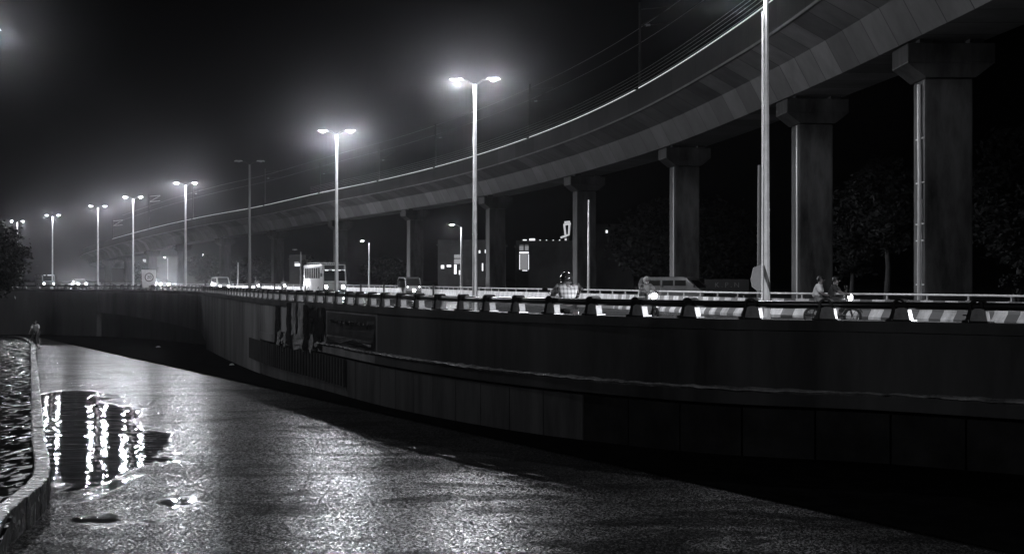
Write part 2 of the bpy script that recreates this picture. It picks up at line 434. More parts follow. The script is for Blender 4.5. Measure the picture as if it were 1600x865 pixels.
# upper road: between the wall and the far barrier
mb = MB(); NS = 120
A = [WALL.frame(8 + (WALL.len - 10) * i / NS) for i in range(NS + 1)]; B = [BARR.frame(BARR.len * i / NS) for i in range(NS + 1)]
va = [mb.bm.verts.new((p.x - n.x * 0.3, p.y - n.y * 0.3, 0)) for p, t, n in A]; vb = [mb.bm.verts.new((p.x, p.y, 0)) for p, t, n in B]
for i in range(NS): mb.bm.faces.new((va[i], va[i + 1], vb[i + 1], vb[i]))
tag(mb.build('road', road_up_m), kind='structure')
# lower road, one gently falling plane
low = [(p.x, p.y, low_z(p.y)) for p in wall_line]
sheet('lower_road', [(24, -25, low_z(-25))] + low + [(-140, -25, low_z(-25))], road_low_m)
kl = [KERB.frame(d)[0] for d in [i * 2.0 for i in range(int(KERB.len / 2) + 1)]]
sheet('pavement', [(-1.8, 2.0, low_z(2) + 0.34)] + [(p.x - KERB.frame(i * 2.0)[2].x * -0.14, p.y - KERB.frame(i * 2.0)[2].y * -0.14, low_z(p.y) + 0.34) for i, p in enumerate(kl)] + [(-135, 124, low_z(124) + 0.34), (-135, 2.0, low_z(2) + 0.34)], paver_m)
# mud plus painted wall shade: dark verge between the asphalt edge and the foot of the wall
vg = [(60, 527), (130, 537), (200, 549), (300, 563), (400, 590), (500, 608), (592, 627), (717, 666), (800, 686), (913, 709), (1000, 722), (1110, 752), (1240, 781), (1312, 801), (1400, 818), (1480, 836), (1560, 856), (1700, 890)]
VERGE = vg
# kerb of separate stones
mb = MB(); d = 0.2
while d < KERB.len - 1.2:
    p, t, n = KERB.frame(d + 0.5); L_ = 1.02 + random.uniform(-0.01, 0.01)
    h = 0.42 + random.uniform(-0.015, 0.015)
    mb.box((p.x, p.y, low_z(p.y) + h / 2 - 0.05), (L_, 0.24, h + 0.1), rz=math.atan2(t.y, t.x) + random.uniform(-0.012, 0.012), bevel=0.025)
    d += 1.06
tag(mb.build('kerb', kerb_m), kind='structure')
# puddle by the kerb, a thin film with an irregular edge
def low_pt(px, py):
    # intersection of a sight line with the lower road
    k = (py - HY) / F
    Y = (EYE + 1.75 - 17 * 0.0139) / (k - 0.0139); return gx(px, Y), Y
def film(name, outline, dz=0.005):
    pts = [low_pt(*q) for q in outline]
    P3 = [(x, y, 0) for x, y in pts] + [(*pts[0], 0)]
    sm = smooth_path(P3, 0.25)
    sm = [Vector((p.x + random.gauss(0, 0.035), p.y + random.gauss(0, 0.10), 0)) for p in sm[:-1]]
    return sheet(name, [(p.x, p.y, low_z(p.y) + dz) for p in sm], puddle_m)

mud_shade_m = M('dark_mud_and_shade', 0.008, 0.95, var=(2, 0.5), bump=(6, 0.6, 0.05), spec=0.0)  # near-black mud colour that also carries the shadow along the wall base
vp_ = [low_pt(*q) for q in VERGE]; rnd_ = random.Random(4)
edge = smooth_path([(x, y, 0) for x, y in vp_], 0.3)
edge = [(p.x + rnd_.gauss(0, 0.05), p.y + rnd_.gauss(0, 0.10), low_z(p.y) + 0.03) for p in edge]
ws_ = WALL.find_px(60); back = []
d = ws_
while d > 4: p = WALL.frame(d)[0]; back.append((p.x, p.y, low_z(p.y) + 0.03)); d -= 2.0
sheet('verge_shade', edge + back[::-1], mud_shade_m)
# ------------------------------------------------------------------ retaining wall
wall = tag(empty('retaining_wall', (0, 0, 0)), 'long grey retaining wall that holds up the upper road', 'wall')
sA, sB = WALL.find_px(322), WALL.find_px(152)
TOP = 0.72
def body(d0, d1, name='wall_body', mat=None):
    prof = [(0.0, TOP - 0.2), (0.0, -0.6), (0.06, -0.6), (0.06, -0.88), (-0.35, -0.88), (-0.35, TOP - 0.2)]
    return sweep(WALL, prof, d0, d1, 1.0).build(name, mat or wall_m, wall)
old_m = M('old_dark_wall_paint', 0.05, 0.6, var=(0.5, 0.7), bump=(14, 0.15), aniso_scale=(1, 1, 0.25), spec=0.2)
sO = WALL.find_px(590)
body(0, sO, mat=old_m); body(sO + 0.012, sA - 30)
# far of the ledge the face runs straight down; over the recess its lower edge slopes up
def zf(d, u, w, p):
    if w > 0: return w
    if d <= sA: return low_z(p.y) - 0.2
    t = min(1, (d - sA) / (sB - sA)); return (-2.2) * (1 - t) + (-1.15) * t
sweep(WALL, [(0.02, TOP - 0.2), (0.02, -1), (-0.35, -1), (-0.35, TOP - 0.2)], sA - 30, sB, 1.0, zfun=zf).build('wall_body', wall_m, wall)
sweep(WALL, [(0.04, TOP - 0.2), (0.04, -3.6), (-0.4, -3.6), (-0.4, TOP - 0.2)], sB, WALL.len - 1, 1.0).build('abutment', M('abutment_paint', 0.12, 0.6, var=(0.4, 0.4), bump=(14, 0.2), aniso_scale=(1, 1, 0.2)), wall)
sweep(WALL, [(-1.8, -0.4), (-1.8, -3.7), (-2.2, -3.7), (-2.2, -0.4)], sA - 2, sB + 2, 1.0).build('recess_wall', conc_dark, wall)
sweep(WALL, [(0.05, TOP), (0.05, TOP - 0.198), (-0.38, TOP - 0.198), (-0.38, TOP)], 0, WALL.len - 1, 1.0).build('coping', old_m, wall)
ledge_m = M('wet_ledge_cement', 0.30, 0.3, var=(3, 0.7), bump=(9, 0.8, 0.05), rvar=(4, 0.12, 0.5))
def rough_ledge(d, u, w, p): return w + 0.012 * math.sin(d * 9.1) + 0.010 * math.sin(d * 23.7 + u * 20)
sweep(WALL, [(0.10, -0.575), (0.13, -0.60), (0.062, -0.64), (0.003, -0.60), (0.003, -0.56)], 6, WALL.find_px(500), 0.25, zfun=rough_ledge).build('ledge', ledge_m, wall)
# plinth panels under the ledge
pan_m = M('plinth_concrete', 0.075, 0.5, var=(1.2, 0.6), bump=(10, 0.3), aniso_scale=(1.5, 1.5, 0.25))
d = 5.0; k = 0; sP = WALL.find_px(960)
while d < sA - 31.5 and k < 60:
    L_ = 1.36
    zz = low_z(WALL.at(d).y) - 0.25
    sweep(WALL, [(-0.02, -0.95), (-0.02, zz), (-0.25, zz), (-0.25, -0.95)], d, d + L_, 0.7).build('plinth_panel', pan_m if d > sP else M('shaded_plinth_concrete', 0.018, 0.7, var=(1.2, 0.6), spec=0.1), wall)  # nearer panels use a blackened copy, the gloom painted into their colour
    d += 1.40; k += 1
sweep(WALL, [(-0.251, -0.9), (-0.251, -3.4), (-0.5, -3.4), (-0.5, -0.9)], 2, sA - 30, 1.0).build('backing_wall', conc_dark, wall)
# rubble footing strip along the base
d = WALL.find_px(540); ribs = MB()
while d < WALL.find_px(392):
    p, t, n = WALL.frame(d); q = p + n * 0.035
    ribs.box((q.x, q.y, -1.38), (0.14, 0.10, 0.85), rz=math.atan2(t.y, t.x)); d += 0.42
ribs.build('rib_strip', M('dark_rib', 0.04, 0.6, var=(1, 0.5)), wall)

# torn posters and a faded painted board on the wall
tp = tag(empty('torn_poster', (0, 0, 0)), 'torn vinyl poster hanging in dark shreds on the wall', 'poster')
dark_v = M('dark_vinyl', 0.02, 0.25, var=(3, 0.5), bump=(5, 0.5, 0.05)); pale_v = M('pale_vinyl', 0.45, 0.35, var=(2.5, 0.8), bump=(5, 0.5, 0.05), aniso_scale=(2, 2, 0.6))
def strip_on_wall(px0, px1, py0, py1, off, mat, name, parent, wob=0.06):
    d0, d1 = WALL.find_px(px1), WALL.find_px(px0); mb = MB(); n = 8
    dm = (d0 + d1) / 2; dep = WALL.at(dm).y; z0, z1 = gz(py0, dep), gz(py1, dep); rows = []
    for i in range(n + 1):
        f = i / n; z = z0 + (z1 - z0) * f; row = []
        for j in range(4):
            dd = d0 + (d1 - d0) * j / 3 + random.uniform(-wob, wob) * (0.3 + f)
            p, t, nn = WALL.frame(dd); q = p + nn * (off + random.uniform(0, 0.05) * (0.3 + f))
            row.append(mb.bm.verts.new((q.x, q.y, z + (random.uniform(-0.12, 0.12) if i == n else 0))))
        rows.append(row)
    for a, b in zip(rows, rows[1:]):
        for j in range(3): mb.bm.faces.new((a[j], a[j + 1], b[j + 1], b[j]))
    bmesh.ops.solidify(mb.bm, geom=mb.bm.faces[:], thickness=0.006)
    return mb.build(name, mat, parent)
for (a, b, c, e, m) in ((432, 439, 473, 538, dark_v), (436, 441, 515, 540, pale_v), (440, 448, 518, 542, dark_v), (446, 450, 520, 545, pale_v), (451, 460, 473, 540, dark_v),
                        (460, 466, 473, 520, pale_v), (466, 470, 474, 541, dark_v), (469, 479, 473, 524, pale_v), (462, 480, 522, 543, pale_v), (478, 484, 476, 546, dark_v), (483, 490, 478, 530, dark_v),
                        (486, 492, 522, 548, pale_v), (490, 500, 478, 500, dark_v), (492, 500, 500, 551, dark_v), (500, 506, 496, 548, dark_v), (504, 509, 480, 522, dark_v)):
    strip_on_wall(a, b, c, e, 0.03 + random.uniform(0, 0.05), m, 'torn_strip', tp)
fb = tag(empty('faded_mural', (0, 0, 0)), 'faded mural of a long coach painted on a board fixed to the wall', 'mural')
fm1 = M('mural_ground_paint', 0.085, 0.5, var=(1.5, 0.5)); fm2 = M('mural_dark_paint', 0.03, 0.5); fm3 = M('mural_pale_paint', 0.17, 0.5, var=(2, 0.5))
strip_on_wall(512, 586, 490, 540, 0.012, fm1, 'board', fb, 0.0)
strip_on_wall(514, 585, 527, 533, 0.065, fm3, 'pale_band', fb, 0.0)
strip_on_wall(514, 585, 533, 537, 0.068, fm2, 'dark_band', fb, 0.0)
for i in range(9): strip_on_wall(519 + i * 7.2, 523.5 + i * 7.2, 497.5 + i * 0.8, 503 + i * 0.8, 0.065, fm2, 'painted_window', fb, 0.0)

# ------------------------------------------------------------------ railing on the wall
rail = tag(empty('railing', (0, 0, 0)), 'thick black pipe railing on cast posts along the retaining wall top', 'railing')
sR = 5.0
sweep(WALL, [(-0.12 + 0.07 * math.cos(a * math.pi / 6), TOP + 0.28 + 0.07 * math.sin(a * math.pi / 6)) for a in range(12)], sR, WALL.len - 40, 0.7).build('pipe_rail', metal_black, rail, smooth=True)
pm = MB()
pm.prism([(-0.17, 0.0), (0.20, 0.0), (0.155, 0.21), (0.12, 0.25), (-0.02, 0.25), (-0.11, 0.21)], -0.20, -0.04, 0.012)
post_body = pm
hood = MB()
arc = [(0.135 * math.cos(a), 0.28 + 0.125 * math.sin(a)) for a in [R(x) for x in range(-20, 201, 20)]]
inn = [(0.088 * math.cos(a), 0.28 + 0.088 * math.sin(a)) for a in [R(x) for x in range(200, -21, -20)]]
hood.prism(arc + inn, -0.235, -0.01)
hood.prism([(-0.215, -0.005), (-0.13, -0.005), (-0.085, 0.19), (-0.082, 0.27), (-0.132, 0.27), (-0.15, 0.18)], -0.225, -0.02, 0.008)
foot = MB(); foot.prism([(-0.25, 0.002), (-0.10, 0.002), (-0.12, 0.055), (-0.22, 0.05)], -0.26, 0.02, 0.01); foot.box((0.06, -0.12, 0.018), (0.36, 0.25, 0.032), bevel=0.008)
p0 = post_body.build('post', cast_m, rail); p1 = hood.build('hood', metal_black, p0); p2 = foot.build('foot', metal_black, p0)
d = WALL.find_px(1522) - 2 * 1.41; k = 0
while d < 140 and k < 96:
    p, t, n = WALL.frame(d)
    if k == 0: q = p0
    else: q = copy_tree(p0, rail)
    # local x runs along the wall towards the camera's right, local y away from the camera... y negative lies on the wall
    rz = math.atan2(-t.y, -t.x)
    q.location = (p.x, p.y, TOP); q.rotation_euler = (random.uniform(-0.03, 0.03), random.uniform(-0.03, 0.03), rz + math.pi if False else rz)
    # the wall lies behind its face: mirror y so that the post stands on the coping
    q.scale = (1, -1, 1)
    d += 1.41 + random.uniform(-0.04, 0.04); k += 1
st = MB(); p, t, n = WALL.frame(WALL.find_px(1503)); q = p - n * 0.2
st.box((q.x, q.y, TOP + 0.06), (0.05, 0.05, 0.12)); st.box((q.x, q.y, TOP + 0.125), (0.2, 0.09, 0.02), rz=math.atan2(t.y, t.x)); st.build('bolt_stub', metal_black, rail)

# ------------------------------------------------------------------ far barrier
bar = tag(empty('crash_barrier', (0, 0, 0)), 'white and black striped concrete crash barrier on the far road edge', 'barrier')
bp_ = [(0.0, 0.0), (0.22, 0.0), (0.22, 0.10), (0.06, 0.34), (0.0, 0.74), (-0.2, 0.74), (-0.26, 0.34), (-0.42, 0.1), (-0.42, 0.0)]
sweep(BARR, bp_, 0, BARR.len - 1, 0.7).build('barrier_wall', barrier_m, bar)
railw = M('pale_rail_paint', 0.6, 0.35, var=(2, 0.3))
sweep(BARR, [(-0.1 + 0.04 * math.cos(a * math.pi / 4), 0.94 + 0.04 * math.sin(a * math.pi / 4)) for a in range(8)], 1, BARR.len - 2, 1.0).build('top_rail', railw, bar)
pb = MB(); pb.box((0, 0.10, 0.83), (0.05, 0.05, 0.2)); pb.box((0, 0.10, 0.75), (0.16, 0.14, 0.015)); pb = pb.build('rail_post', railw, bar)
d = 6.0; k = 0
while k < 98 and d < BARR.len - 5:
    p, t, n = BARR.frame(d); q = pb if k == 0 else copy_tree(pb, bar)
    q.location = (p.x, p.y, 0); q.rotation_euler = (0, 0, math.atan2(-t.y, -t.x)); q.scale = (1, 1, 1)
    d += 2.0 if d < 120 else 3.2; k += 1

# ------------------------------------------------------------------ street lamps
LAMP_W = 2300.0
arm_dark = M('dark_arm_paint', 0.03, 0.5)
dimmed_pole_m = M('dimmed_pole_colour', 0.16, 0.6)  # darkened copy of the pole steel, dimness painted in for unlit poles
def lamp_tree(lit, powers=(1, 1), h=10.0, arms=(-1, 1), reach=0.8):
    pole_m = galv if lit else dimmed_pole_m
    r = empty('street_lamp', (0, 0, 0))
    b = MB(); b.box((0, 0, 0.02), (0.4, 0.4, 0.04)); b.cyl((0, 0, 0.04), (0, 0, 0.5), 0.15, 0.13, 8); b.build('base', galv, r)
    p = MB(); p.tube([(0, 0, 0.04 + (h - 0.2) * i / 8) for i in range(9)], [0.12 - 0.055 * i / 8 for i in range(9)], 8); p.cyl((0, 0, 3.4), (0, 0, 3.46), 0.115, 0.115, 8); p.build('pole', pole_m, r)
    for i, sgn in enumerate(arms):
        a = MB(); a.tube([(0, 0, h - 0.35), (sgn * 0.08, 0, h - 0.15), (sgn * 0.3, 0, h + 0.0), (sgn * (reach - 0.2), 0, h + 0.07)], 0.024, 6); a.build('arm', arm_dark, r)
        hs = MB(); hs.box((sgn * reach, 0, h + 0.10), (0.62, 0.24, 0.09), bevel=0.03, taper=0.75); lu = hs.build('lamp_head', M('lamp_housing', 0.35, 0.4), r)
        ln = MB(); ln.ball((sgn * reach, 0, h + 0.055), 0.1, 12, (1.35, 1.0, 0.7)); ln.build('lens', lens_on if lit and powers[i] > 0 else lens_off, lu)
        if lit and powers[i] > 0:
            light('bulb', (sgn * reach, 0, h - 0.10), LAMP_W * powers[i], lu, 0.10, 'SPOT', (0, 0, 0), 180)
            light('bulb_spill', (sgn * reach, 0, h - 0.08), LAMP_W * powers[i] * 0.25, lu, 0.10)
    return r
LAMPS = [  # px, depth, powers
    (1197, 40, (0.48, 0.0), 'tall double armed street lamp nearest the camera, its head above the picture'),
    (1960, 27, (0.5, 0.0), 'double armed street lamp past the frame edge, its pole out of view'),
    (742, 61, (1.25, 0.8), 'tallest double street lamp with both heads in view'),
    (526, 82, (1.0, 1.35), 'double street lamp behind the bus, second tallest in full view'),
    (390, 103, None, 'unlit dark double street lamp by the oncoming van'),
    (290, 126, (1.25, 1.1), 'double street lamp with both heads lit beside the parked speed board'),
    (208, 147, (1.4, 0.8), 'lit double street lamp just before the round speed limit board'),
    (153, 165, (0.8, 1.1), 'lit double street lamp where the viaduct curves out of sight'),
    (82, 188, (0.7, 0.9), 'lit double street lamp standing alone against the hazy sky'),
    (27, 207, (0.5, 0.8), 'lit double street lamp half hidden by the dark tree')]
for px, dd, pw, lab in LAMPS:
    r = lamp_tree(pw is not None, pw or (0, 0))
    r.location = (gx(px, dd), dd, 0.0); r.rotation_euler = (0, 0, R(random.uniform(-6, 6)))
    tag(r, lab, 'street lamp', 'double armed street lamps along the road median')
# conduit, ribbon and warning board on the nearest lamp
near_lamp_x, near_lamp_y = gx(1197, 40), 40
cd = MB(); cd.tube([(near_lamp_x - 0.13, near_lamp_y - 0.05, 0.3), (near_lamp_x - 0.12, near_lamp_y - 0.05, 3.0), (near_lamp_x - 0.105, near_lamp_y - 0.04, 9.0)], 0.02, 6)
tag(cd.build('cable_conduit', M('pale_plastic', 0.6, 0.3)), 'thin pale cable conduit strapped to the nearest street lamp pole', 'conduit')
rb = MB(); z0 = gz(436, 40)
for i in range(6):
    a0, a1 = -2.2 + i * 0.3, -2.2 + (i + 1) * 0.3
    for (zz, h2) in ((z0, 0.0),):
        rb.quad((near_lamp_x + 0.125 * math.cos(a0), 40 + 0.125 * math.sin(a0), z0 + 0.42 - i * 0.11), (near_lamp_x + 0.125 * math.cos(a1), 40 + 0.125 * math.sin(a1), z0 + 0.31 - i * 0.11),
                (near_lamp_x + 0.125 * math.cos(a1), 40 + 0.125 * math.sin(a1), z0 - 0.02 - i * 0.09), (near_lamp_x + 0.125 * math.cos(a0), 40 + 0.125 * math.sin(a0), z0 + 0.07 - i * 0.09))
tag(rb.build('black_ribbon', black_m), 'black ribbon tied slantwise round the nearest street lamp pole', 'ribbon')

# single armed street lamps beyond the viaduct
for (px, py_t, dd, pw, arm_px, lab) in ((721, 352, 112, 0.30, 706, 'single armed street lamp lit before the lit up house'), (577, 377, 155, 0.28, 566, 'single armed street lamp lit between two viaduct piers')):
    h = gz(py_t, dd); sgn = -1; reach = (px - arm_px) * dd / F
    r = lamp_tree(True, (pw,), h, (sgn,), reach); r.location = (gx(px, dd), dd, 0)
    tag(r, lab, 'street lamp', 'single armed street lamps beyond the viaduct')
r = lamp_tree(False, (0,), gz(391, 165), (-1,), 0.7); r.location = (gx(470, 165), 165, 0); tag(r, 'single armed unlit street lamp behind the bus', 'street lamp', 'single armed street lamps beyond the viaduct')
for px, py_t, dd, lab in ((262, 402, 352, 'small lit street lamp far behind the viaduct beside the speed board'), (322, 398, 332, 'small lit street lamp far behind the viaduct beside a hazy tree')):
    r = lamp_tree(True, (0.8,), gz(py_t, dd), (-1,), 0.7); r.location = (gx(px, dd), dd, 0)
    tag(r, lab, 'street lamp', 'single armed street lamps beyond the viaduct')
# the lamp on the pavement at the frame's edge
r = lamp_tree(True, (0.7,), gz(52, 50) - low_z(50) - 0.3, (1,), 0.9); r.location = (gx(-12, 50) - 0.9, 50, low_z(50) + 0.34)
tag(r, 'street lamp on the near pavement, only its glow entering the picture', 'street lamp')
r = lamp_tree(True, (0.8,), 10.0, (1,), 0.9); r.location = (-12.0, 4.0, low_z(4) + 0.34)  # added lamp out of view, lights railing posts and wall from the front
tag(r, 'unseen street lamp added beside the camera to light the railing posts', 'street lamp')
# bare poles
for px, py_t, dd, wd, lab in ((920, 312, 104, 0.09, 'thin pale bare pole beside a viaduct pier'), (1187, 258, 60, 0.10, 'thin bare pole close behind the nearest street lamp'), (372, 410, 200, 0.08, 'short thin pole behind the oncoming van')):
    b = MB(); h = gz(py_t, dd); b.tube([(gx(px, dd), dd, 0.0), (gx(px, dd), dd, h)], [wd * 1.3, wd * 0.8], 8); b.cyl((gx(px, dd), dd, -0.02), (gx(px, dd), dd, 0.04), 0.2, 0.2, 8)
    tag(b.build('bare_pole', dimmed_pole_m if px == 1187 else galv), lab, 'pole')
# warning board by the nearest lamp
wb = tag(empty('warning_board', (gx(1181, 42), 42, 0)), 'pale hexagonal board seen edge on beside the nearest street lamp', 'sign')
b = MB(); s_ = 42 / F
pts = [((x - 1181) * s_, gz(y, 42)) for x, y in ((1177, 418), (1189, 413), (1193, 416), (1193, 452), (1184, 455), (1175, 448), (1173, 436))]
b.prism(pts, -0.015, 0.015, 0.0); b.build('panel', M('board_paint', 0.06, 0.5, var=(3, 0.4)), wb)
b = MB(); b.cyl((0.2, 0.04, 0), (0.2, 0.04, 1.6), 0.03, 0.03, 8); b.build('support', galv, wb)

# median bollard posts
b0 = None
MED = Path([(gx(px, dd), dd, 0.0) for px, dd in [(q[0], q[1]) for q in LAMPS]], 0.5)
for i, px in enumerate((677, 600, 564, 506, 477, 429, 408, 367, 321, 268, 240, 214, 172, 159)):
    dd = MED.find_px(px); p = MED.at(dd)
    if b0 is None:
        b0 = MB(); b0.cyl((0, 0, 0), (0, 0, 1.2), 0.045, 0.045, 8); b0.cyl((0, 0, 0), (0, 0, 0.05), 0.13, 0.11, 10); b0.ball((0, 0, 1.2), 0.045, 8)
        b0 = b0.build('bollard', black_m); q = b0
    else: q = copy_tree(b0)
    q.location = (p.x, p.y, 0)
    tag(q, 'thin black bollard post standing along the road median', 'bollard', 'black bollard posts along the road median')

# ------------------------------------------------------------------ viaduct
def V(px, py, d): return (gx(px, d), d, gz(py, d))
VP = [(1900, -330, 24), (1640, -55, 37), (1427, 61, 51), (1226, 154, 72), (1037, 230, 98), (890, 274, 124), (754, 306, 150), (632, 327, 178), (518, 344, 204), (421, 360, 232), (341, 371, 254),
      (274, 382, 280), (228, 391, 304), (192, 398.5, 330), (160, 406, 356), (143, 411, 382), (141, 414, 408), (158, 417, 436), (190, 419, 465)]
VIA = Path([V(*q) for q in VP], 1.0)
via = tag(empty('metro_viaduct', (0, 0, 0)), 'curving concrete metro viaduct carried on tall piers above the road', 'viaduct')
# u positive is towards the camera: profile hangs from the near lower edge of the box girder
sweep(VIA, [(0.0, 0.0), (0.75, 1.4), (2.2, 2.2), (2.2, 2.45), (-4.9, 2.45), (-4.9, 2.2), (-3.45, 1.4), (-2.7, 0.0)], 0, VIA.len - 1, 1.45).build('girder', girder_m, via)
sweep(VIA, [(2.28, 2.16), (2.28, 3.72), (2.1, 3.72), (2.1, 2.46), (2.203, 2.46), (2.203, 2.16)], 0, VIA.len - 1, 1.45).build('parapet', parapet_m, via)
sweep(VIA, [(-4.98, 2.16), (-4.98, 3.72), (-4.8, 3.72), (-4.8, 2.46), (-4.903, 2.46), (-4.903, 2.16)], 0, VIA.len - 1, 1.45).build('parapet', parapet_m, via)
# drip mouldings along the overhang
sweep(VIA, [(2.34, 2.16), (2.34, 2.28), (2.283, 2.28), (2.283, 2.16)], 0, VIA.len - 1, 1.45).build('drip_mould', conc, via)
# glowing stand-in for the bright coping line, in lengths with gaps at the masts
strip_m = EM('parapet_glow_line', 0.62)
def seg(d0, d1): sweep(VIA, [(2.27, 3.725), (2.27, 3.80), (2.15, 3.80), (2.15, 3.725)], d0, d1, 1.45).build('glow_line', strip_m, via)
mast_px = [995, 825, 678, 590, 498, 412, 300, 232, 170]
def via_px(px, du=2.2):
    best, bd = 1e9, 0; d = 20.0
    while d < 330:
        p, t, n = VIA.frame(d); q = p + n * du; x = 800 + F * q.x / q.y
        if abs(x - px) < best: best, bd = abs(x - px), d
        d += 0.2
    return bd
mast_d = [via_px(px) for px in mast_px]
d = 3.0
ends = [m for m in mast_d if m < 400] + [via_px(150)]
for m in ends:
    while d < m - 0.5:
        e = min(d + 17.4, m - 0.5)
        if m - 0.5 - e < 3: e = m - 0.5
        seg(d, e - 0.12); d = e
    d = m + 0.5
for k in range(5):
    sweep(VIA, [(2.19 + 0.012 * a, 3.95 + k * 0.22 + 0.012 * b) for a, b in ((1, 0), (0, 1), (-1, 0), (0, -1))], 3, 190, 1.45).build('fence_wire', M('wire_steel', 0.25 if k < 4 else 0.6, 0.4, 0.5), via)
def bar_on(u0, w0, u1, w1, d, rad, mb):
    p, t, n = VIA.frame(d)
    mb.cyl((p.x + n.x * u0, p.y + n.y * u0, p.z + w0), (p.x + n.x * u1, p.y + n.y * u1, p.z + w1), rad, rad, 6)
for j, (m, px) in enumerate(zip(mast_d, mast_px)):
    p, t, n = VIA.frame(m); base = (p.x + n.x * 2.0, p.y + n.y * 2.0, p.z + 2.46)
    r = empty('catenary_mast', base)
    hgt = (6.0 + 1.2, 6.2, 6.2, 5.5, 5.6, 7.2, 7.5, 8.5, 6.0)[j]
    b = MB(); b.box((0, 0, hgt / 2), (0.16, 0.16, hgt), taper=0.8); b.box((0, 0, 0.55), (0.34, 0.34, 1.1), bevel=0.02); b.build('post', metal_black, r)
    b = MB(); q = -n
    for w in (hgt - 0.5, hgt - 1.6): b.cyl((0, 0, w), (q.x * 2.2, q.y * 2.2, w + 0.25), 0.035, 0.035, 6)
    b.cyl((0, 0, hgt - 1.6), (q.x * 2.2, q.y * 2.2, hgt - 0.3), 0.025, 0.025, 6)
    b.build('bracket', metal_black if j < 7 else galv, r)
    b = MB(); b.cyl((q.x * 0.4, q.y * 0.4, hgt - 1.55), (q.x * 0.7, q.y * 0.7, hgt - 1.5), 0.07, 0.07, 8); b.build('insulator', M('insulator_ceramic', 0.4, 0.25), r)
    near = ('nearest to the camera', 'over the tallest street lamp', 'over the auto rickshaw', 'behind the bus lamp', 'behind the twin lamp glow', 'above the unlit street lamp', 'beside the lit lamp pair', 'with pale brackets at the bend', 'at the far end of the bend')[j]
    tag(r, 'dark catenary mast on the viaduct parapet, ' + near, 'mast', 'catenary masts along the viaduct')
# overhead wire between masts
b = MB()
ws = [m for m in mast_d if m < 400]
pts = []
d = 4.0
while d < ws[-1]:
    p, t, n = VIA.frame(d); pts.append((p.x + n.x * 0.2, p.y + n.y * 0.2, p.z + 2.46 + 6.7)); d += 3.0
b.tube(pts, 0.016, 5); tag(b.build('overhead_wire', M('wire_steel', 0.25)), 'thin overhead contact wire strung high above the viaduct', 'wire')
b = MB(); b.tube([(x, y, z - 1.1) for x, y, z in pts], 0.014, 5); tag(b.build('overhead_wire', M('wire_steel', 0.25)), 'thin lower overhead wire strung close above the viaduct fence', 'wire')

# piers
pier_words = ['with a bright wet drain pipe, thickest of all', 'behind the two riders on one motorcycle', 'behind the dark van', 'beside the thin pale pole', 'between the tallest lamp and the lit house',
              'above the auto rickshaw', 'behind the bus', 'between unlit lamp and bus', 'behind the oncoming van', 'behind the headlight glare', 'behind the speed limit board', 'small and hazy under the bend', 'smallest, at the bend']
cap_shape = [(-1.65, 0.0), (1.65, 0.0), (1.65, -0.75), (0.95, -1.55), (-0.95, -1.55), (-1.65, -0.75)]
pier_conc = M('pier_concrete', 0.05, 0.5, spec=0.12, var=(0.9, 0.85), bump=(12, 0.15), aniso_scale=(1, 1, 0.3))
for i in range(13):
    px, py, dd = VP[i + 2]
    # nearest path distance to that control point
    tgt = Vector(V(px, py, dd)); best = min(range(len(VIA.p)), key=lambda k: (VIA.p[k] - tgt).length)
    p, t, n = VIA.frame(VIA.s[best]); c = p - n * 1.35; ang = math.atan2(t.y, t.x)
    if i == 0: c = Vector((15.75, 52.0, p.z))
    r = empty('viaduct_pier', (c.x, c.y, 0), ang)
    H = c.z - 0.14
    b = MB(); b.box((0, 0, H - 0.36), (2.1, 3.15, 0.72), bevel=0.05)
    b.build('cap', pier_conc, r)
    b2 = MB()
    for yy, s2 in ((1, 1),):
        b2.prism([(-0.9, -1.22 + H), (0.9, -1.22 + H), (1.54, -0.722 + H), (-1.54, -0.722 + H)], -1.0, 1.0, 0.0, plane='YZ')
    b2.build('cap_haunch', pier_conc, r)
    b = MB(); b.box((0, 0, (H - 1.22) / 2), (1.4, 1.76, H - 1.222), bevel=0.09); b.build('shaft', pier_conc, r)
    for sx in (-0.8, 0.8):
        for sy in (-0.9, 0.9): b = MB(); b.box((sx, sy, H + 0.07), (0.5, 0.5, 0.13)); b.build('bearing', metal_black, r)
    if i in (0,):
        b = MB(); zs = [0.2, 2, 3.6, 5.2, 6.8, H - 1.4]
        b.tube([(-0.35 + 0.05 * math.sin(z), 0.96, z) for z in zs], 0.075, 8)
        b.build('drain_pipe', M('wet_pipe', 0.5, 0.35, 0.0, bump=(9, 0.6, 0.05)), r)
        ws_ = M('painted_wet_glints', 0.75, 0.3, 0.0, bump=(4, 0.9, 0.1), aniso_scale=(5, 5, 0.35), var=(2, 1.0))  # pale streaked colour standing in for bright wet reflections on the pier
        for z in (1.3, 2.9, 3.5, 5.0, 6.6): b = MB(); b.box((-0.2, 0.895, z), (0.9, 0.05, 0.05)); b.build('steel_band', ws_, r)
        b = MB(); b.box((-0.15, 0.886, 2.3), (0.55, 0.01, 4.2)); b.build('glint_sheet', ws_, r)  # thin added sheet that carries the painted reflections
    tag(r, 'concrete viaduct pier ' + pier_words[i], 'pier', 'piers carrying the metro viaduct')
    if i in (1, 2):
        b = MB(); b.cyl((-0.55, 0.93, 0.2), (-0.55, 0.93, H - 1.3), 0.05, 0.05, 8); b.build('drain_pipe', M('pale_plastic', 0.6, 0.3), r)

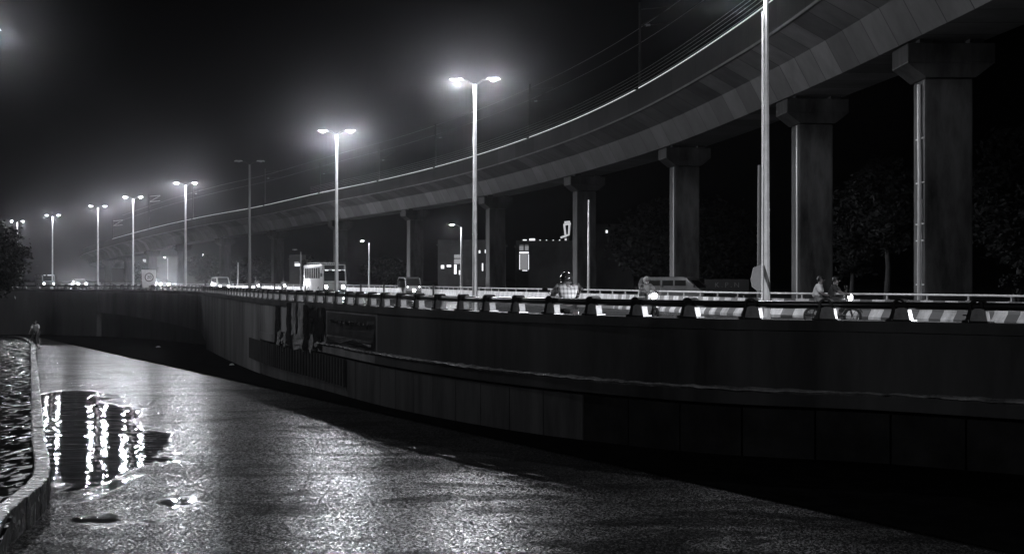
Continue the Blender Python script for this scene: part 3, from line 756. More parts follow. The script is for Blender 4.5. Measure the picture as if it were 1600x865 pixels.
# ------------------------------------------------------------------ speed limit board
sd = MED.find_px(233) ; dd = 108
sg = tag(empty('speed_sign', (gx(233, dd), dd, 0), R(20)), 'pale speed limit board reading 20 in a dark ring', 'sign')
sc_ = dd / F; zc = gz(437, dd)
white_p = M('sign_white_paint', 0.8, 0.5, var=(3, 0.15))
b = MB(); b.prism([(-0.50, gz(449.5, dd)), (0.46, gz(448.5, dd)), (0.52, gz(421.5, dd)), (-0.56, gz(421, dd))], -0.02, 0.02, 0.004); b.build('panel', white_p, sg)
zc = gz(433, dd)
b = MB(); b.torus((0, -0.022, zc), 0.30, 0.035, 'Y', 32, 6); b.build('ring', M('sign_red_paint', (0.06, 0.05, 0.05), 0.4), sg)
text_mesh('20', 0.36, 0.006, black_m, 'numerals', sg, (0, -0.028, zc), (R(90), 0, 0))
b = MB(); b.cyl((-0.1, 0.05, 0), (-0.1, 0.05, gz(423, dd)), 0.035, 0.035, 8); b.build('post', galv, sg)

# ------------------------------------------------------------------ wheels and vehicles (forward is local +x)
def wheel(parent, x, y, r, w, name='wheel'):
    t = MB(); t.cyl((x, y - w / 2, r), (x, y + w / 2, r), r, r, 20); o = t.build(name, rubber, parent, smooth=True)
    m = MB(); s = 1 if y > 0 else -1
    m.cyl((x, y + s * (w / 2), r), (x, y + s * (w / 2 + 0.012), r), r * 0.6, r * 0.55, 16); m.build('rim', galv, o)
    return o
def headlight(parent, x, y, z, r, power, on=True, rot=None, spread=150, name='headlight', mat=None):
    b = MB(); b.ball((x, y, z), r, 12, (0.5, 1, 1)); o = b.build(name, (mat or head_on) if on else glass_dark, parent, smooth=True)
    if on and power: light('beam', (x + r * 0.8, y, z), power, o, r * 0.8, 'SPOT', (0, R(-86), 0), spread)
    return o
paint_white = M('white_car_paint', 0.6, 0.25, coat=0.6, var=(2, 0.1)); paint_dark = M('dark_car_paint', 0.04, 0.25, coat=0.6); paint_grey = M('grey_car_paint', 0.22, 0.3, coat=0.4, var=(2, 0.15))
auto_paint = M('rickshaw_paint', (0.15, 0.15, 0.145), 0.4, var=(3, 0.2)); canvas_m = M('rickshaw_canvas', 0.05, 0.7, var=(4, 0.3))

def van(px, dd, rz, label, paint, L_=3.6, W=1.5, H=1.75, power=260, lights_on=True, suv=False):
    r = tag(empty('parked_van' if not lights_on else 'van', (gx(px, dd), dd, 0), rz), label, 'van')
    h = L_ / 2
    prof = [(-h, 0.32), (h - 0.05, 0.30), (h, 0.5), (h - 0.03, 0.92), (h - 0.42, 1.02 if not suv else 0.95), (h - 0.95, H - 0.08), (h - 1.25, H), (-h + 0.2, H - 0.03), (-h + 0.02, H - 0.25)]
    if suv: prof = [(-h, 0.35), (h - 0.05, 0.35), (h, 0.55), (h - 0.03, 1.0), (h - 0.95, 1.12), (h - 1.6, H - 0.05), (h - 1.9, H), (-h + 0.35, H - 0.05), (-h + 0.03, H - 0.6)]
    b = MB(); b.prism(prof, -W / 2, W / 2, 0.06); b.build('body', paint, r, smooth=True)
    x1, z1 = (h - 0.42, 1.06) if not suv else (h - 1.02, 1.16); x2, z2 = (h - 0.95, H - 0.12) if not suv else (h - 1.58, H - 0.1)
    b = MB(); b.quad((x1 + 0.02, -W / 2 + 0.12, z1), (x1 + 0.02, W / 2 - 0.12, z1), (x2 + 0.03, W / 2 - 0.16, z2), (x2 + 0.03, -W / 2 + 0.16, z2))
    bmesh.ops.solidify(b.bm, geom=b.bm.faces[:], thickness=0.012); b.build('windscreen', glass_dark, r)
    for s in (-1, 1):
        for a0, a1 in ((x2 - 0.75, x2 - 0.1), (x2 - 1.5, x2 - 0.85), (-h + 0.25, max(-h + 0.6, x2 - 1.62))):
            b = MB(); b.box(((a0 + a1) / 2, s * (W / 2 + 0.003), (z1 + H - 0.2) / 2 + 0.05), (a1 - a0, 0.012, H - 0.3 - z1), bevel=0.004); b.build('side_window', glass_dark, r)
        headlight(r, h - 0.02, s * (W / 2 - 0.24), 0.92 if suv and power > 2000 else 0.72, 0.13, power, lights_on)
        wheel(r, h - 0.75, s * (W / 2 - 0.1), 0.29, 0.18); wheel(r, -h + 0.65, s * (W / 2 - 0.1), 0.29, 0.18)
        b = MB(); b.box((x1 - 0.1, s * (W / 2 + 0.1), z1 + 0.08), (0.06, 0.16, 0.13), bevel=0.02); b.build('mirror', paint_dark, r)
    b = MB(); b.box((h + 0.02, 0, 0.42), (0.1, W - 0.1, 0.16), bevel=0.03); b.build('bumper', paint_dark, r)
    b = MB(); b.box((h + 0.0, 0, 0.72), (0.04, W * 0.45, 0.1), bevel=0.01); b.build('grille', black_m, r)
    return r
HW = 500.0
van(345, 176, R(-64), 'white van coming with bright headlights beside the unlit lamp', paint_white, 3.5, 1.55, 1.9, HW)
van(252, 208, R(-62), 'oncoming car lost behind dazzling headlights beside the speed board', paint_grey, 3.8, 1.65, 1.75, HW * 14, suv=True)
van(124, 236, R(-60), 'white jeep with bright headlights farther up the road', paint_white, 3.9, 1.7, 1.75, HW * 6, suv=True)

def bus(px, dd, rz, label, L_=9.5, W=2.4, H=3.05, truck=False, power=200):
    r = tag(empty('bus' if not truck else 'box_truck', (gx(px, dd), dd, 0), rz), label, 'bus' if not truck else 'truck')
    h = L_ / 2; paint = paint_white
    front_p = paint_grey
    b = MB(); b.prism([(-h, 0.4), (h - 0.06, 0.4), (h - 0.0, 0.7), (h - 0.02, 1.3), (h - 0.22, H - 0.25), (h - 0.4, H), (-h + 0.1, H), (-h, H - 0.15)], -W / 2, W / 2, 0.06); b.build('body', paint, r, smooth=True)
    b = MB(); b.prism([(h + 0.004, 0.55), (h + 0.03, 0.72), (h + 0.012, 1.32), (h - 0.03, 1.32), (h - 0.03, 0.55)], -W / 2 + 0.08, W / 2 - 0.08); b.build('front_panel', front_p, r)
    b = MB(); b.quad((h + 0.01, -W / 2 + 0.12, 1.4), (h + 0.01, W / 2 - 0.12, 1.4), (h - 0.16, W / 2 - 0.14, 2.35), (h - 0.16, -W / 2 + 0.14, 2.35))
    bmesh.ops.solidify(b.bm, geom=b.bm.faces[:], thickness=0.02); b.build('windscreen', glass_dark, r)
    b = MB(); b.box((h - 0.16, 0, 2.62), (0.06, W - 0.4, 0.36), rot=Matrix.Rotation(R(-12), 3, 'Y'), bevel=0.01); b.build('destination_box', paint_dark, r)
    b = MB()
    for y0, y1 in ((-0.85, -0.55), (-0.2, 0.55), (0.85, 0.95)): b.box((h - 0.05, (y0 + y1) / 2, 2.36), (0.05, y1 - y0, 0.09))
    b.build('cab_light', EM('cab_strip', 1.2), r)
    n = 7
    for s in (-1, 1):
        for i in range(n):
            x0 = -h + 0.5 + i * (L_ - 1.6) / n
            b = MB(); b.box((x0 + 0.5, s * (W / 2 + 0.004), 2.12), ((L_ - 1.6) / n - 0.22, 0.014, 0.95), bevel=0.004); b.build('side_window', glass_dark, r)
        headlight(r, h + 0.03, s * (W / 2 - 0.3), 0.88, 0.14, power)
        wheel(r, h - 1.8, s * (W / 2 - 0.12), 0.46, 0.26); wheel(r, -h + 2.2, s * (W / 2 - 0.12), 0.46, 0.26)
        b = MB(); b.tube([(h - 0.1, s * (W / 2 - 0.05), 2.5), (h + 0.25, s * (W / 2 + 0.15), 2.4), (h + 0.25, s * (W / 2 + 0.18), 2.05)], 0.02, 6); b.box((h + 0.25, s * (W / 2 + 0.18), 1.95), (0.05, 0.16, 0.3), bevel=0.02); b.build('mirror', black_m, r)
    b = MB(); b.box((h + 0.06, 0, 0.5), (0.14, W - 0.05, 0.22), bevel=0.04); b.build('bumper', paint_dark, r)
    b = MB()
    for s in (-1, 1): b.cyl((-h + 0.8, s * 0.9, H + 0.16), (h - 2.2, s * 0.9, H + 0.16), 0.02, 0.02, 6)
    for i in range(7):
        x = -h + 0.8 + i * (L_ - 3.0) / 6; b.cyl((x, -0.9, H + 0.16), (x, 0.9, H + 0.16), 0.015, 0.015, 6); b.cyl((x, -0.9, H), (x, -0.9, H + 0.16), 0.015, 0.015, 6); b.cyl((x, 0.9, H), (x, 0.9, H + 0.16), 0.015, 0.015, 6)
    b.build('roof_rack', galv, r)
    return r
bus(507, 130, R(-70), 'white bus with lit side coming up the road, its lamp pole in front', 8.2, 2.15, 2.9)
bus(70, 250, R(-58), 'white boxy truck with a dark windscreen behind the left tree', 5.5, 2.2, 2.3, True, 60)

def auto(px, dd, rz, label):
    r = tag(empty('auto_rickshaw', (gx(px, dd), dd, 0), rz), label, 'auto rickshaw')
    b = MB(); b.prism([(-1.25, 0.35), (0.75, 0.3), (1.12, 0.42), (1.2, 0.6), (1.02, 1.02), (0.9, 1.03), (0.55, 0.42), (-0.1, 0.42), (-0.15, 0.85), (-1.2, 0.9)], -0.66, 0.66, 0.05); b.build('body', auto_paint, r, smooth=True)
    b = MB(); b.prism([(0.98, 1.04), (0.72, 1.66), (0.4, 1.74), (-1.0, 1.74), (-1.28, 1.5), (-1.28, 0.9), (-1.2, 0.9), (-1.2, 1.46), (-0.97, 1.66), (0.4, 1.66), (0.66, 1.6), (0.9, 1.04)], -0.64, 0.64, 0.02); b.build('canopy', canvas_m, r)
    b = MB(); b.quad((1.0, -0.56, 1.05), (1.0, 0.56, 1.05), (0.76, 0.54, 1.6), (0.76, -0.54, 1.6)); bmesh.ops.solidify(b.bm, geom=b.bm.faces[:], thickness=0.01); b.build('windscreen', glass_dark, r)
    b = MB()
    for s in (-1, 1): b.tube([(0.95, s * 0.63, 1.0), (0.72, s * 0.63, 1.62), (-0.95, s * 0.63, 1.7), (-1.24, s * 0.63, 1.45), (-1.24, s * 0.63, 0.9)], 0.03, 6)
    b.build('frame', paint_white, r)
    b = MB(); b.box((-0.6, 0, 0.82), (0.5, 1.15, 0.14), bevel=0.04); b.box((-0.95, 0, 1.1), (0.12, 1.15, 0.5), bevel=0.04); b.build('seat', rubber, r)
    headlight(r, 1.16, 0.0, 0.64, 0.12, 90)
    for s in (-1, 1): headlight(r, 1.06, s * 0.5, 0.92, 0.055, 0, True, name='side_lamp', mat=ind_on)
    b = MB(); b.box((1.05, 0, 0.36), (0.34, 0.22, 0.1), bevel=0.03); b.build('mudguard', auto_paint, r)
    wheel(r, 1.0, 0.0, 0.22, 0.1); wheel(r, -0.85, 0.52, 0.22, 0.1); wheel(r, -0.85, -0.52, 0.22, 0.1)
    return r
auto(640, 117, R(-68), 'three wheeled auto rickshaw with one bright headlight and pale canopy edge')

# ------------------------------------------------------------------ people (forward +x, left +y)
def skin_mesh(name, chains, mat, parent, levels=1):
    """chains: list of lists of (x,y,z,r); chains that start at an equal point share that vertex"""
    me = bpy.data.meshes.new(name); V_, E_, R_ = [], [], []; idx = {}
    roots = []
    for ch in chains:
        prev = None
        for j, (x, y, z, r) in enumerate(ch):
            key = (round(x, 4), round(y, 4), round(z, 4))
            if key in idx: k = idx[key]
            else:
                k = len(V_); V_.append((x, y, z)); R_.append(r); idx[key] = k
                if j == 0: roots.append(k)
            if prev is not None and prev != k: E_.append((prev, k))
            prev = k
    me.from_pydata(V_, E_, []); me.update()
    o = bpy.data.objects.new(name, me); COL.objects.link(o)
    sk = o.modifiers.new('skin', 'SKIN'); sk.use_smooth_shade = True
    if not me.skin_vertices: me.attributes  # the modifier needs the layer
    lay = me.skin_vertices[0].data if len(me.skin_vertices) else None
    if lay is None:
        bm = bmesh.new(); bm.from_mesh(me); bm.verts.layers.skin.verify(); bm.to_mesh(me); bm.free(); lay = me.skin_vertices[0].data
    for k, r in enumerate(R_): lay[k].radius = (r, r); lay[k].use_root = k in roots
    sb = o.modifiers.new('sub', 'SUBSURF'); sb.levels = levels; sb.render_levels = levels
    me.materials.append(mat); o.parent = parent
    # apply the modifiers into a plain mesh
    m2 = bpy.data.meshes.new_from_object(o.evaluated_get(bpy.context.evaluated_depsgraph_get()))
    o.modifiers.clear(); o.data = m2; m2.materials.clear(); m2.materials.append(mat); m2.name = name
    m2.polygons.foreach_set('use_smooth', [True] * len(m2.polygons))
    return o
def person(loc, rz, label, pose, shirt, trousers, helmet=False, hair=True, scarf=None, scale=1.0):
    r = tag(empty('person', loc, rz), label, 'person'); r.scale = (scale,) * 3
    J = pose; pel, wai, che, nec = J['pelvis'], J['waist'], J['chest'], J['neck']; hb, ht = J['head']
    P = lambda p, rad: (*p, rad)
    chains = [[P(pel, 0.13), P(wai, 0.12), P(che, 0.14), P(nec, 0.065), P(hb, 0.085), P(ht, 0.095)]]
    tch = [[P(pel, 0.155), P(wai, 0.155), P(che, 0.185), (nec[0] - 0.01, nec[1], nec[2] - 0.05, 0.085)]]
    lch = []
    for s in (1, -1):
        m = lambda q: (q[0], q[1] * s, q[2])
        sh, el, wr, hip, kn, an, to = [m(J[k]) for k in ('shoulder', 'elbow', 'wrist', 'hip', 'knee', 'ankle', 'toe')]
        if J.get('step') and s == -1: kn, an, to = [m(q) for q in J['step']]
        chains.append([P(che, 0.14), P(sh, 0.07), P(el, 0.045), P(wr, 0.03)])
        hd = (Vector(wr) - Vector(el)).normalized(); pa = Vector(wr) + hd * 0.075; side = Vector((0, s, 0))
        chains[-1].append(P(tuple(pa), 0.034))
        for f in range(4):      # fingers closed over the grip
            o_ = pa + side * (0.027 - 0.018 * f); ln = (0.036, 0.042, 0.039, 0.031)[f]
            chains.append([P(tuple(o_), 0.010), P(tuple(o_ + hd * ln), 0.0095), P(tuple(o_ + hd * (ln + 0.02) + Vector((0, 0, -0.032))), 0.0085), P(tuple(o_ + hd * (ln - 0.01) + Vector((0, 0, -0.05))), 0.008)])
        th = Vector(wr) + hd * 0.04 - side * 0.025
        chains.append([P(tuple(th), 0.012), P(tuple(th - side * 0.025 + hd * 0.03), 0.011), P(tuple(th - side * 0.03 + hd * 0.05 + Vector((0, 0, -0.03))), 0.009)])
        chains.append([P(pel, 0.13), P(hip, 0.10), P(kn, 0.065), P(an, 0.042), P(to, 0.035)])
        sl = Vector(sh).lerp(Vector(el), 0.5); sl2 = Vector(sh).lerp(Vector(el), 0.85)
        tch.append([P(che, 0.185), P(sh, 0.105), P(tuple(sl), 0.09), P(tuple(sl2), 0.082)])
        ank = Vector(kn).lerp(Vector(an), 0.85)
        lch.append([(pel[0], pel[1] + 0.001, pel[2] - 0.01, 0.145), P(hip, 0.118), P(kn, 0.085), P(tuple(ank), 0.065)])
        b = MB(); b.tube([Vector(an) + Vector((-0.05, 0, -0.03)), Vector(an).lerp(Vector(to), 0.4), Vector(to) + Vector((0.05, 0, 0))], [0.05, 0.05, 0.035], 8); b.build('shoe', M('shoe_leather', 0.03, 0.4), r, smooth=True)
    skin_mesh('body', chains, skin_m, r)
    skin_mesh('shirt', tch, shirt, r); skin_mesh('trousers', lch, trousers, r)
    hc = (Vector(hb) + Vector(ht)) / 2
    fw = J.get('face', Vector((1, 0, 0))); fw = Vector(fw).normalized(); sd_ = Vector((0, 0, 1)).cross(fw)
    b = MB(); b.ball(hc + fw * 0.112 - Vector((0, 0, 0.012)), 0.016, 8, (1.2, 0.9, 1.3)); b.build('nose', skin_m, r)
    b = MB()
    for s in (-1, 1): b.ball(hc + fw * 0.09 + sd_ * (s * 0.034) + Vector((0, 0, 0.012)), 0.012, 8)
    b.build('eyes', black_m, r)
    b = MB(); b.box(hc + fw * 0.094 - Vector((0, 0, 0.055)), (0.02, 0.045, 0.008), rz=math.atan2(fw.y, fw.x)); b.build('mouth', M('lips', (0.06, 0.055, 0.055), 0.5), r)
    b = MB()
    for s in (-1, 1): b.ball(hc + sd_ * (s * 0.098), 0.022, 8, (0.7, 0.5, 1.3))
    b.build('ears', skin_m, r)
    if helmet:
        b = MB(); b.ball(hc + Vector((0, 0, 0.02)) - fw * 0.01, 0.145, 18, (1.08, 0.95, 1.0))
        bmesh.ops.bisect_plane(b.bm, geom=b.bm.verts[:] + b.bm.edges[:] + b.bm.faces[:], plane_co=hc - Vector((0, 0, 0.10)), plane_no=(0, 0, -1), clear_outer=True)
        h = b.build('helmet', M('black_helmet', 0.02, 0.18, coat=0.8), r, smooth=True)
        b = MB(); b.torus(hc - Vector((0, 0, 0.09)), 0.115, 0.02, 'Z', 24, 8); b.build('helmet_rim', M('helmet_trim', 0.1, 0.4), h)
    elif scarf:
        b = MB(); b.ball(hc + Vector((0, 0, 0.015)) - fw * 0.015, 0.122, 16, (1.0, 0.98, 1.12))
        bmesh.ops.bisect_plane(b.bm, geom=b.bm.verts[:] + b.bm.edges[:] + b.bm.faces[:], plane_co=hc + fw * 0.055, plane_no=tuple(fw), clear_outer=True); b.build('scarf', scarf, r, smooth=True)
    elif hair:
        b = MB(); b.ball(hc + Vector((0, 0, 0.03)) - fw * 0.02, 0.112, 14, (1.05, 1.0, 1.0))
        bmesh.ops.bisect_plane(b.bm, geom=b.bm.verts[:] + b.bm.edges[:] + b.bm.faces[:], plane_co=hc + Vector((0, 0, 0.03)), plane_no=tuple(fw * 0.6 - Vector((0, 0, 0.8))), clear_outer=True); b.build('hair', hair_m, r, smooth=True)
    return r
def ride_pose(dx=0.0, dz=0.0, grip=(0.52, 0.30, 1.02)):
    D = dict(pelvis=(-0.08, 0, 0.84), waist=(-0.05, 0, 0.98), chest=(0.03, 0, 1.16), neck=(0.07, 0, 1.33), head=((0.09, 0, 1.41), (0.10, 0, 1.49)), shoulder=(0.03, 0.205, 1.25),
             elbow=(0.22, 0.31, 1.06), wrist=(grip[0] - 0.08, grip[1], grip[2]), hip=(0.0, 0.10, 0.82), knee=(0.36, 0.19, 0.72), ankle=(0.20, 0.17, 0.36), toe=(0.34, 0.18, 0.31))
    def sh(v): return (v[0] + dx, v[1], v[2] + dz)
    return {k: (sh(v) if k != 'head' else (sh(v[0]), sh(v[1]))) for k, v in D.items()}
def motorcycle(loc, rz, label, power=60, scooter=False, paint=None, on=True):
    paint = paint or paint_dark
    r = tag(empty('scooter' if scooter else 'motorcycle', loc, rz), label, 'scooter' if scooter else 'motorcycle')
    R0 = 0.24 if scooter else 0.30
    for x in (-0.6, 0.66):
        b = MB(); b.torus((x, 0, R0), R0 - 0.045, 0.045, 'Y', 28, 8); w = b.build('wheel', rubber, r, smooth=True)
        b = MB(); b.torus((x, 0, R0), R0 - 0.085, 0.015, 'Y', 24, 6); b.cyl((x, -0.06, R0), (x, 0.06, R0), 0.035, 0.035, 8)
        for k in range(6): b.cyl((x, 0, R0), (x + (R0 - 0.08) * math.cos(k * math.pi / 3), 0, R0 + (R0 - 0.08) * math.sin(k * math.pi / 3)), 0.008, 0.008, 5)
        b.build('rim', chrome, w)
    if scooter:
        b = MB(); b.prism([(-0.85, 0.5), (-0.2, 0.35), (0.32, 0.28), (0.42, 0.34), (0.52, 0.9), (0.45, 0.93), (0.28, 0.4), (-0.05, 0.42), (-0.12, 0.7), (-0.9, 0.74)], -0.17, 0.17, 0.04); b.build('body', paint, r, smooth=True)
        b = MB(); b.prism([(0.34, 0.3), (0.42, 0.3), (0.54, 0.95), (0.46, 0.98)], -0.24, 0.24, 0.02); b.build('leg_shield', paint, r)
    else:
        b = MB(); b.prism([(-0.02, 0.72), (0.38, 0.74), (0.48, 0.86), (0.36, 0.96), (0.1, 0.94), (-0.05, 0.8)], -0.13, 0.13, 0.04); b.build('fuel_tank', paint, r, smooth=True)
        b = MB(); b.box((0.08, 0, 0.45), (0.4, 0.26, 0.32), bevel=0.04); b.build('engine', galv, r)
        b = MB()
        for q in ([(0.5, 0, 0.9), (0.1, 0, 0.72), (-0.75, 0, 0.72)], [(0.46, 0, 0.82), (0.25, 0, 0.3), (-0.2, 0, 0.3), (-0.25, 0, 0.7)], [(-0.2, 0.1, 0.3), (-0.6, 0.1, 0.3)], [(-0.2, -0.1, 0.3), (-0.6, -0.1, 0.3)], [(-0.6, 0.12, 0.32), (-0.42, 0.12, 0.7)], [(-0.6, -0.12, 0.32), (-0.42, -0.12, 0.7)]): b.tube(q, 0.022, 6)
        b.build('frame', black_m, r)
        b = MB(); b.tube([(0.1, -0.15, 0.28), (-0.3, -0.17, 0.26), (-0.85, -0.18, 0.38)], [0.025, 0.035, 0.05], 8); b.build('exhaust', chrome, r)
    b = MB(); b.box((-0.38, 0, 0.75), (0.72, 0.24, 0.1), bevel=0.04); b.build('seat', rubber, r)
    b = MB()
    for s in (-1, 1): b.tube([(0.66, s * 0.07, R0), (0.5, s * 0.07, 0.95)], 0.024, 6)
    b.build('fork', chrome, r)
    b = MB(); b.tube([(0.42, -0.36, 1.02), (0.48, -0.2, 1.03), (0.5, 0, 0.99), (0.48, 0.2, 1.03), (0.42, 0.36, 1.02)], 0.014, 6); b.build('handlebar', black_m, r)
    for s in (-1, 1):
        b = MB(); b.tube([(0.46, s * 0.24, 1.03), (0.47, s * 0.34, 1.16), (0.46, s * 0.41, 1.23)], 0.008, 6); b.ball((0.46, s * 0.43, 1.25), 0.06, 12, (0.35, 1.15, 0.8)); b.build('mirror', black_m, r, smooth=True)
    b = MB(); b.torus((0.66, 0, R0), R0 + 0.035, 0.02, 'Y', 24, 6)
    bmesh.ops.bisect_plane(b.bm, geom=b.bm.verts[:] + b.bm.edges[:] + b.bm.faces[:], plane_co=(0.66, 0, R0 + 0.12), plane_no=(0, 0, -1), clear_outer=True); b.build('mudguard', paint, r)
    headlight(r, 0.62, 0, 0.90, 0.10, power, on)
    b = MB(); b.box((-0.9, 0, 0.72), (0.05, 0.14, 0.07), bevel=0.01); b.build('tail_lamp', M('tail_lamp_lens', (0.06, 0.05, 0.05), 0.2), r)
    return r
cloth_dark = M('dark_cloth', 0.03, 0.85, var=(6, 0.3)); cloth_white = M('white_cloth', 0.6, 0.85, var=(5, 0.15)); cloth_grey = M('grey_cloth', 0.18, 0.85, var=(5, 0.2))

# rider by the wall, seen from behind
lx, ly = gx(886, 33), 33.0
motorcycle((lx, ly, 0), R(100), 'motorcycle with a round mirror, mostly hidden behind the railing', on=False)
person((lx, ly, 0), R(100), 'person in a checked shirt and black helmet riding away', ride_pose(), plaid_m, cloth_dark, helmet=True, scale=1.03)
# scooter with head light coming on
lx, ly = gx(1008, 52), 52.0
motorcycle((lx, ly, 0), R(-62), 'scooter with a dazzling headlight coming along the barrier', 110, True, paint_grey)
person((lx, ly, 0), R(-62), 'person in a pale headscarf riding the oncoming scooter', ride_pose(), cloth_grey, cloth_dark, scarf=cloth_white, scale=1.0)
# two on a motorcycle heading across
lx, ly = gx(1299, 46), 46.0
motorcycle((lx, ly, 0), R(-18), 'dark motorcycle carrying two people past the striped barrier', 25)
person((lx, ly, 0), R(-18), 'person in dark clothes steering the motorcycle for two', ride_pose(0.06), cloth_dark, cloth_dark)
pp = ride_pose(-0.42, 0.02); pp['wrist'] = (-0.12, 0.17, 0.98); pp['elbow'] = (-0.3, 0.28, 1.02)
person((lx, ly, 0), R(-18), 'person in a white shirt sitting behind the motorcycle driver', pp, cloth_white, cloth_grey)
# two far motorcycles
for px, dd, lab1, lab2 in ((402, 152, 'far motorcycle with one bright headlight just past the unlit lamp', 'dim person on the far motorcycle past the unlit lamp'), (443, 148, 'far motorcycle with one bright headlight nearer the bus', 'dim person on the far motorcycle nearer the bus')):
    motorcycle((gx(px, dd), dd, 0), R(-70), lab1, 150); person((gx(px, dd), dd, 0), R(-70), lab2, ride_pose(), cloth_grey, cloth_dark)
# cyclist on the lower road
cx, cy = gx(55, 87), 87.0; cz = low_z(cy)
bi = tag(empty('bicycle', (cx, cy, cz), R(-100)), 'dark bicycle ridden along the lower road kerb', 'bicycle')
for x in (-0.5, 0.5):
    b = MB(); b.torus((x, 0, 0.34), 0.325, 0.02, 'Y', 32, 6); w = b.build('wheel', rubber, bi)
    b = MB()
    for k in range(10): b.cyl((x, 0, 0.34), (x + 0.31 * math.cos(k * math.pi / 5), 0, 0.34 + 0.31 * math.sin(k * math.pi / 5)), 0.004, 0.004, 4)
    b.build('spokes', galv, w)
b = MB()
for q in ([(-0.5, 0, 0.34), (-0.05, 0, 0.3), (-0.18, 0, 0.86)], [(-0.5, 0, 0.34), (-0.16, 0, 0.78), (0.38, 0, 0.82)], [(-0.05, 0, 0.3), (0.38, 0, 0.76)], [(0.5, 0, 0.34), (0.36, 0, 0.98)]): b.tube(q, 0.02, 6)
b.build('frame', black_m, bi)
b = MB(); b.tube([(0.25, -0.28, 1.0), (0.36, -0.12, 1.02), (0.36, 0.12, 1.02), (0.25, 0.28, 1.0)], 0.014, 6); b.build('handlebar', black_m, bi)
b = MB(); b.box((-0.2, 0, 0.89), (0.26, 0.16, 0.06), bevel=0.025); b.build('saddle', rubber, bi)
b = MB(); b.cyl((-0.05, 0.04, 0.3), (0.06, 0.1, 0.16), 0.012, 0.012, 6); b.cyl((-0.05, -0.04, 0.3), (-0.16, -0.1, 0.44), 0.012, 0.012, 6); b.box((0.08, 0.13, 0.15), (0.1, 0.08, 0.02)); b.box((-0.18, -0.13, 0.45), (0.1, 0.08, 0.02)); b.build('pedal', black_m, bi)
cp = dict(pelvis=(-0.2, 0, 0.98), waist=(-0.15, 0, 1.12), chest=(-0.05, 0, 1.32), neck=(0.0, 0, 1.5), head=((0.02, 0, 1.57), (0.03, 0, 1.66)), shoulder=(-0.05, 0.18, 1.42), elbow=(0.08, 0.26, 1.2), wrist=(0.2, 0.26, 1.04),
          hip=(-0.18, 0.09, 0.95), knee=(0.12, 0.11, 0.62), ankle=(0.05, 0.12, 0.22), toe=(0.18, 0.13, 0.19), step=((0.18, 0.12, 0.86), (-0.18, 0.13, 0.54), (-0.06, 0.14, 0.5)))
person((cx, cy, cz), R(-100), 'person in a white shirt and dark trousers cycling on the lower road', cp, cloth_white, cloth_dark)

# unseen car added past the frame edge so its headlights light the rider's back
cv = van(1880, 25.5, R(146), 'unseen dark car added to light the helmeted rider from behind', paint_dark, 3.9, 1.6, 1.6, 4000, suv=True)
# van behind the barrier, and the dark lettered board beside it
vn = van(1056, 80, R(-28), 'dark grey van parked behind the striped barrier', M('dull_van_paint', 0.10, 0.35, coat=0.2, var=(1.5, 0.4)), 3.9, 1.6, 1.66, 0, lights_on=False)
kb = tag(empty('signboard', (gx(1136, 84), 84, 0)), 'dark roadside board with faint pale letters beside the parked van', 'signboard')
b = MB(); b.box((0, 0.03, 1.05), (2.6, 0.06, 0.95), bevel=0.01); b.build('panel', black_m, kb)
b = MB(); b.cyl((-1, 0.1, 0), (-1, 0.1, 1.4), 0.04, 0.04, 8); b.cyl((1, 0.1, 0), (1, 0.1, 1.4), 0.04, 0.04, 8); b.build('support', galv, kb)
text_mesh('K . P . N', 0.42, 0.004, M('faded_letter_paint', 0.12, 0.6, var=(4, 0.7)), 'lettering', kb, (0, -0.006, 1.18), (R(90), 0, 0))

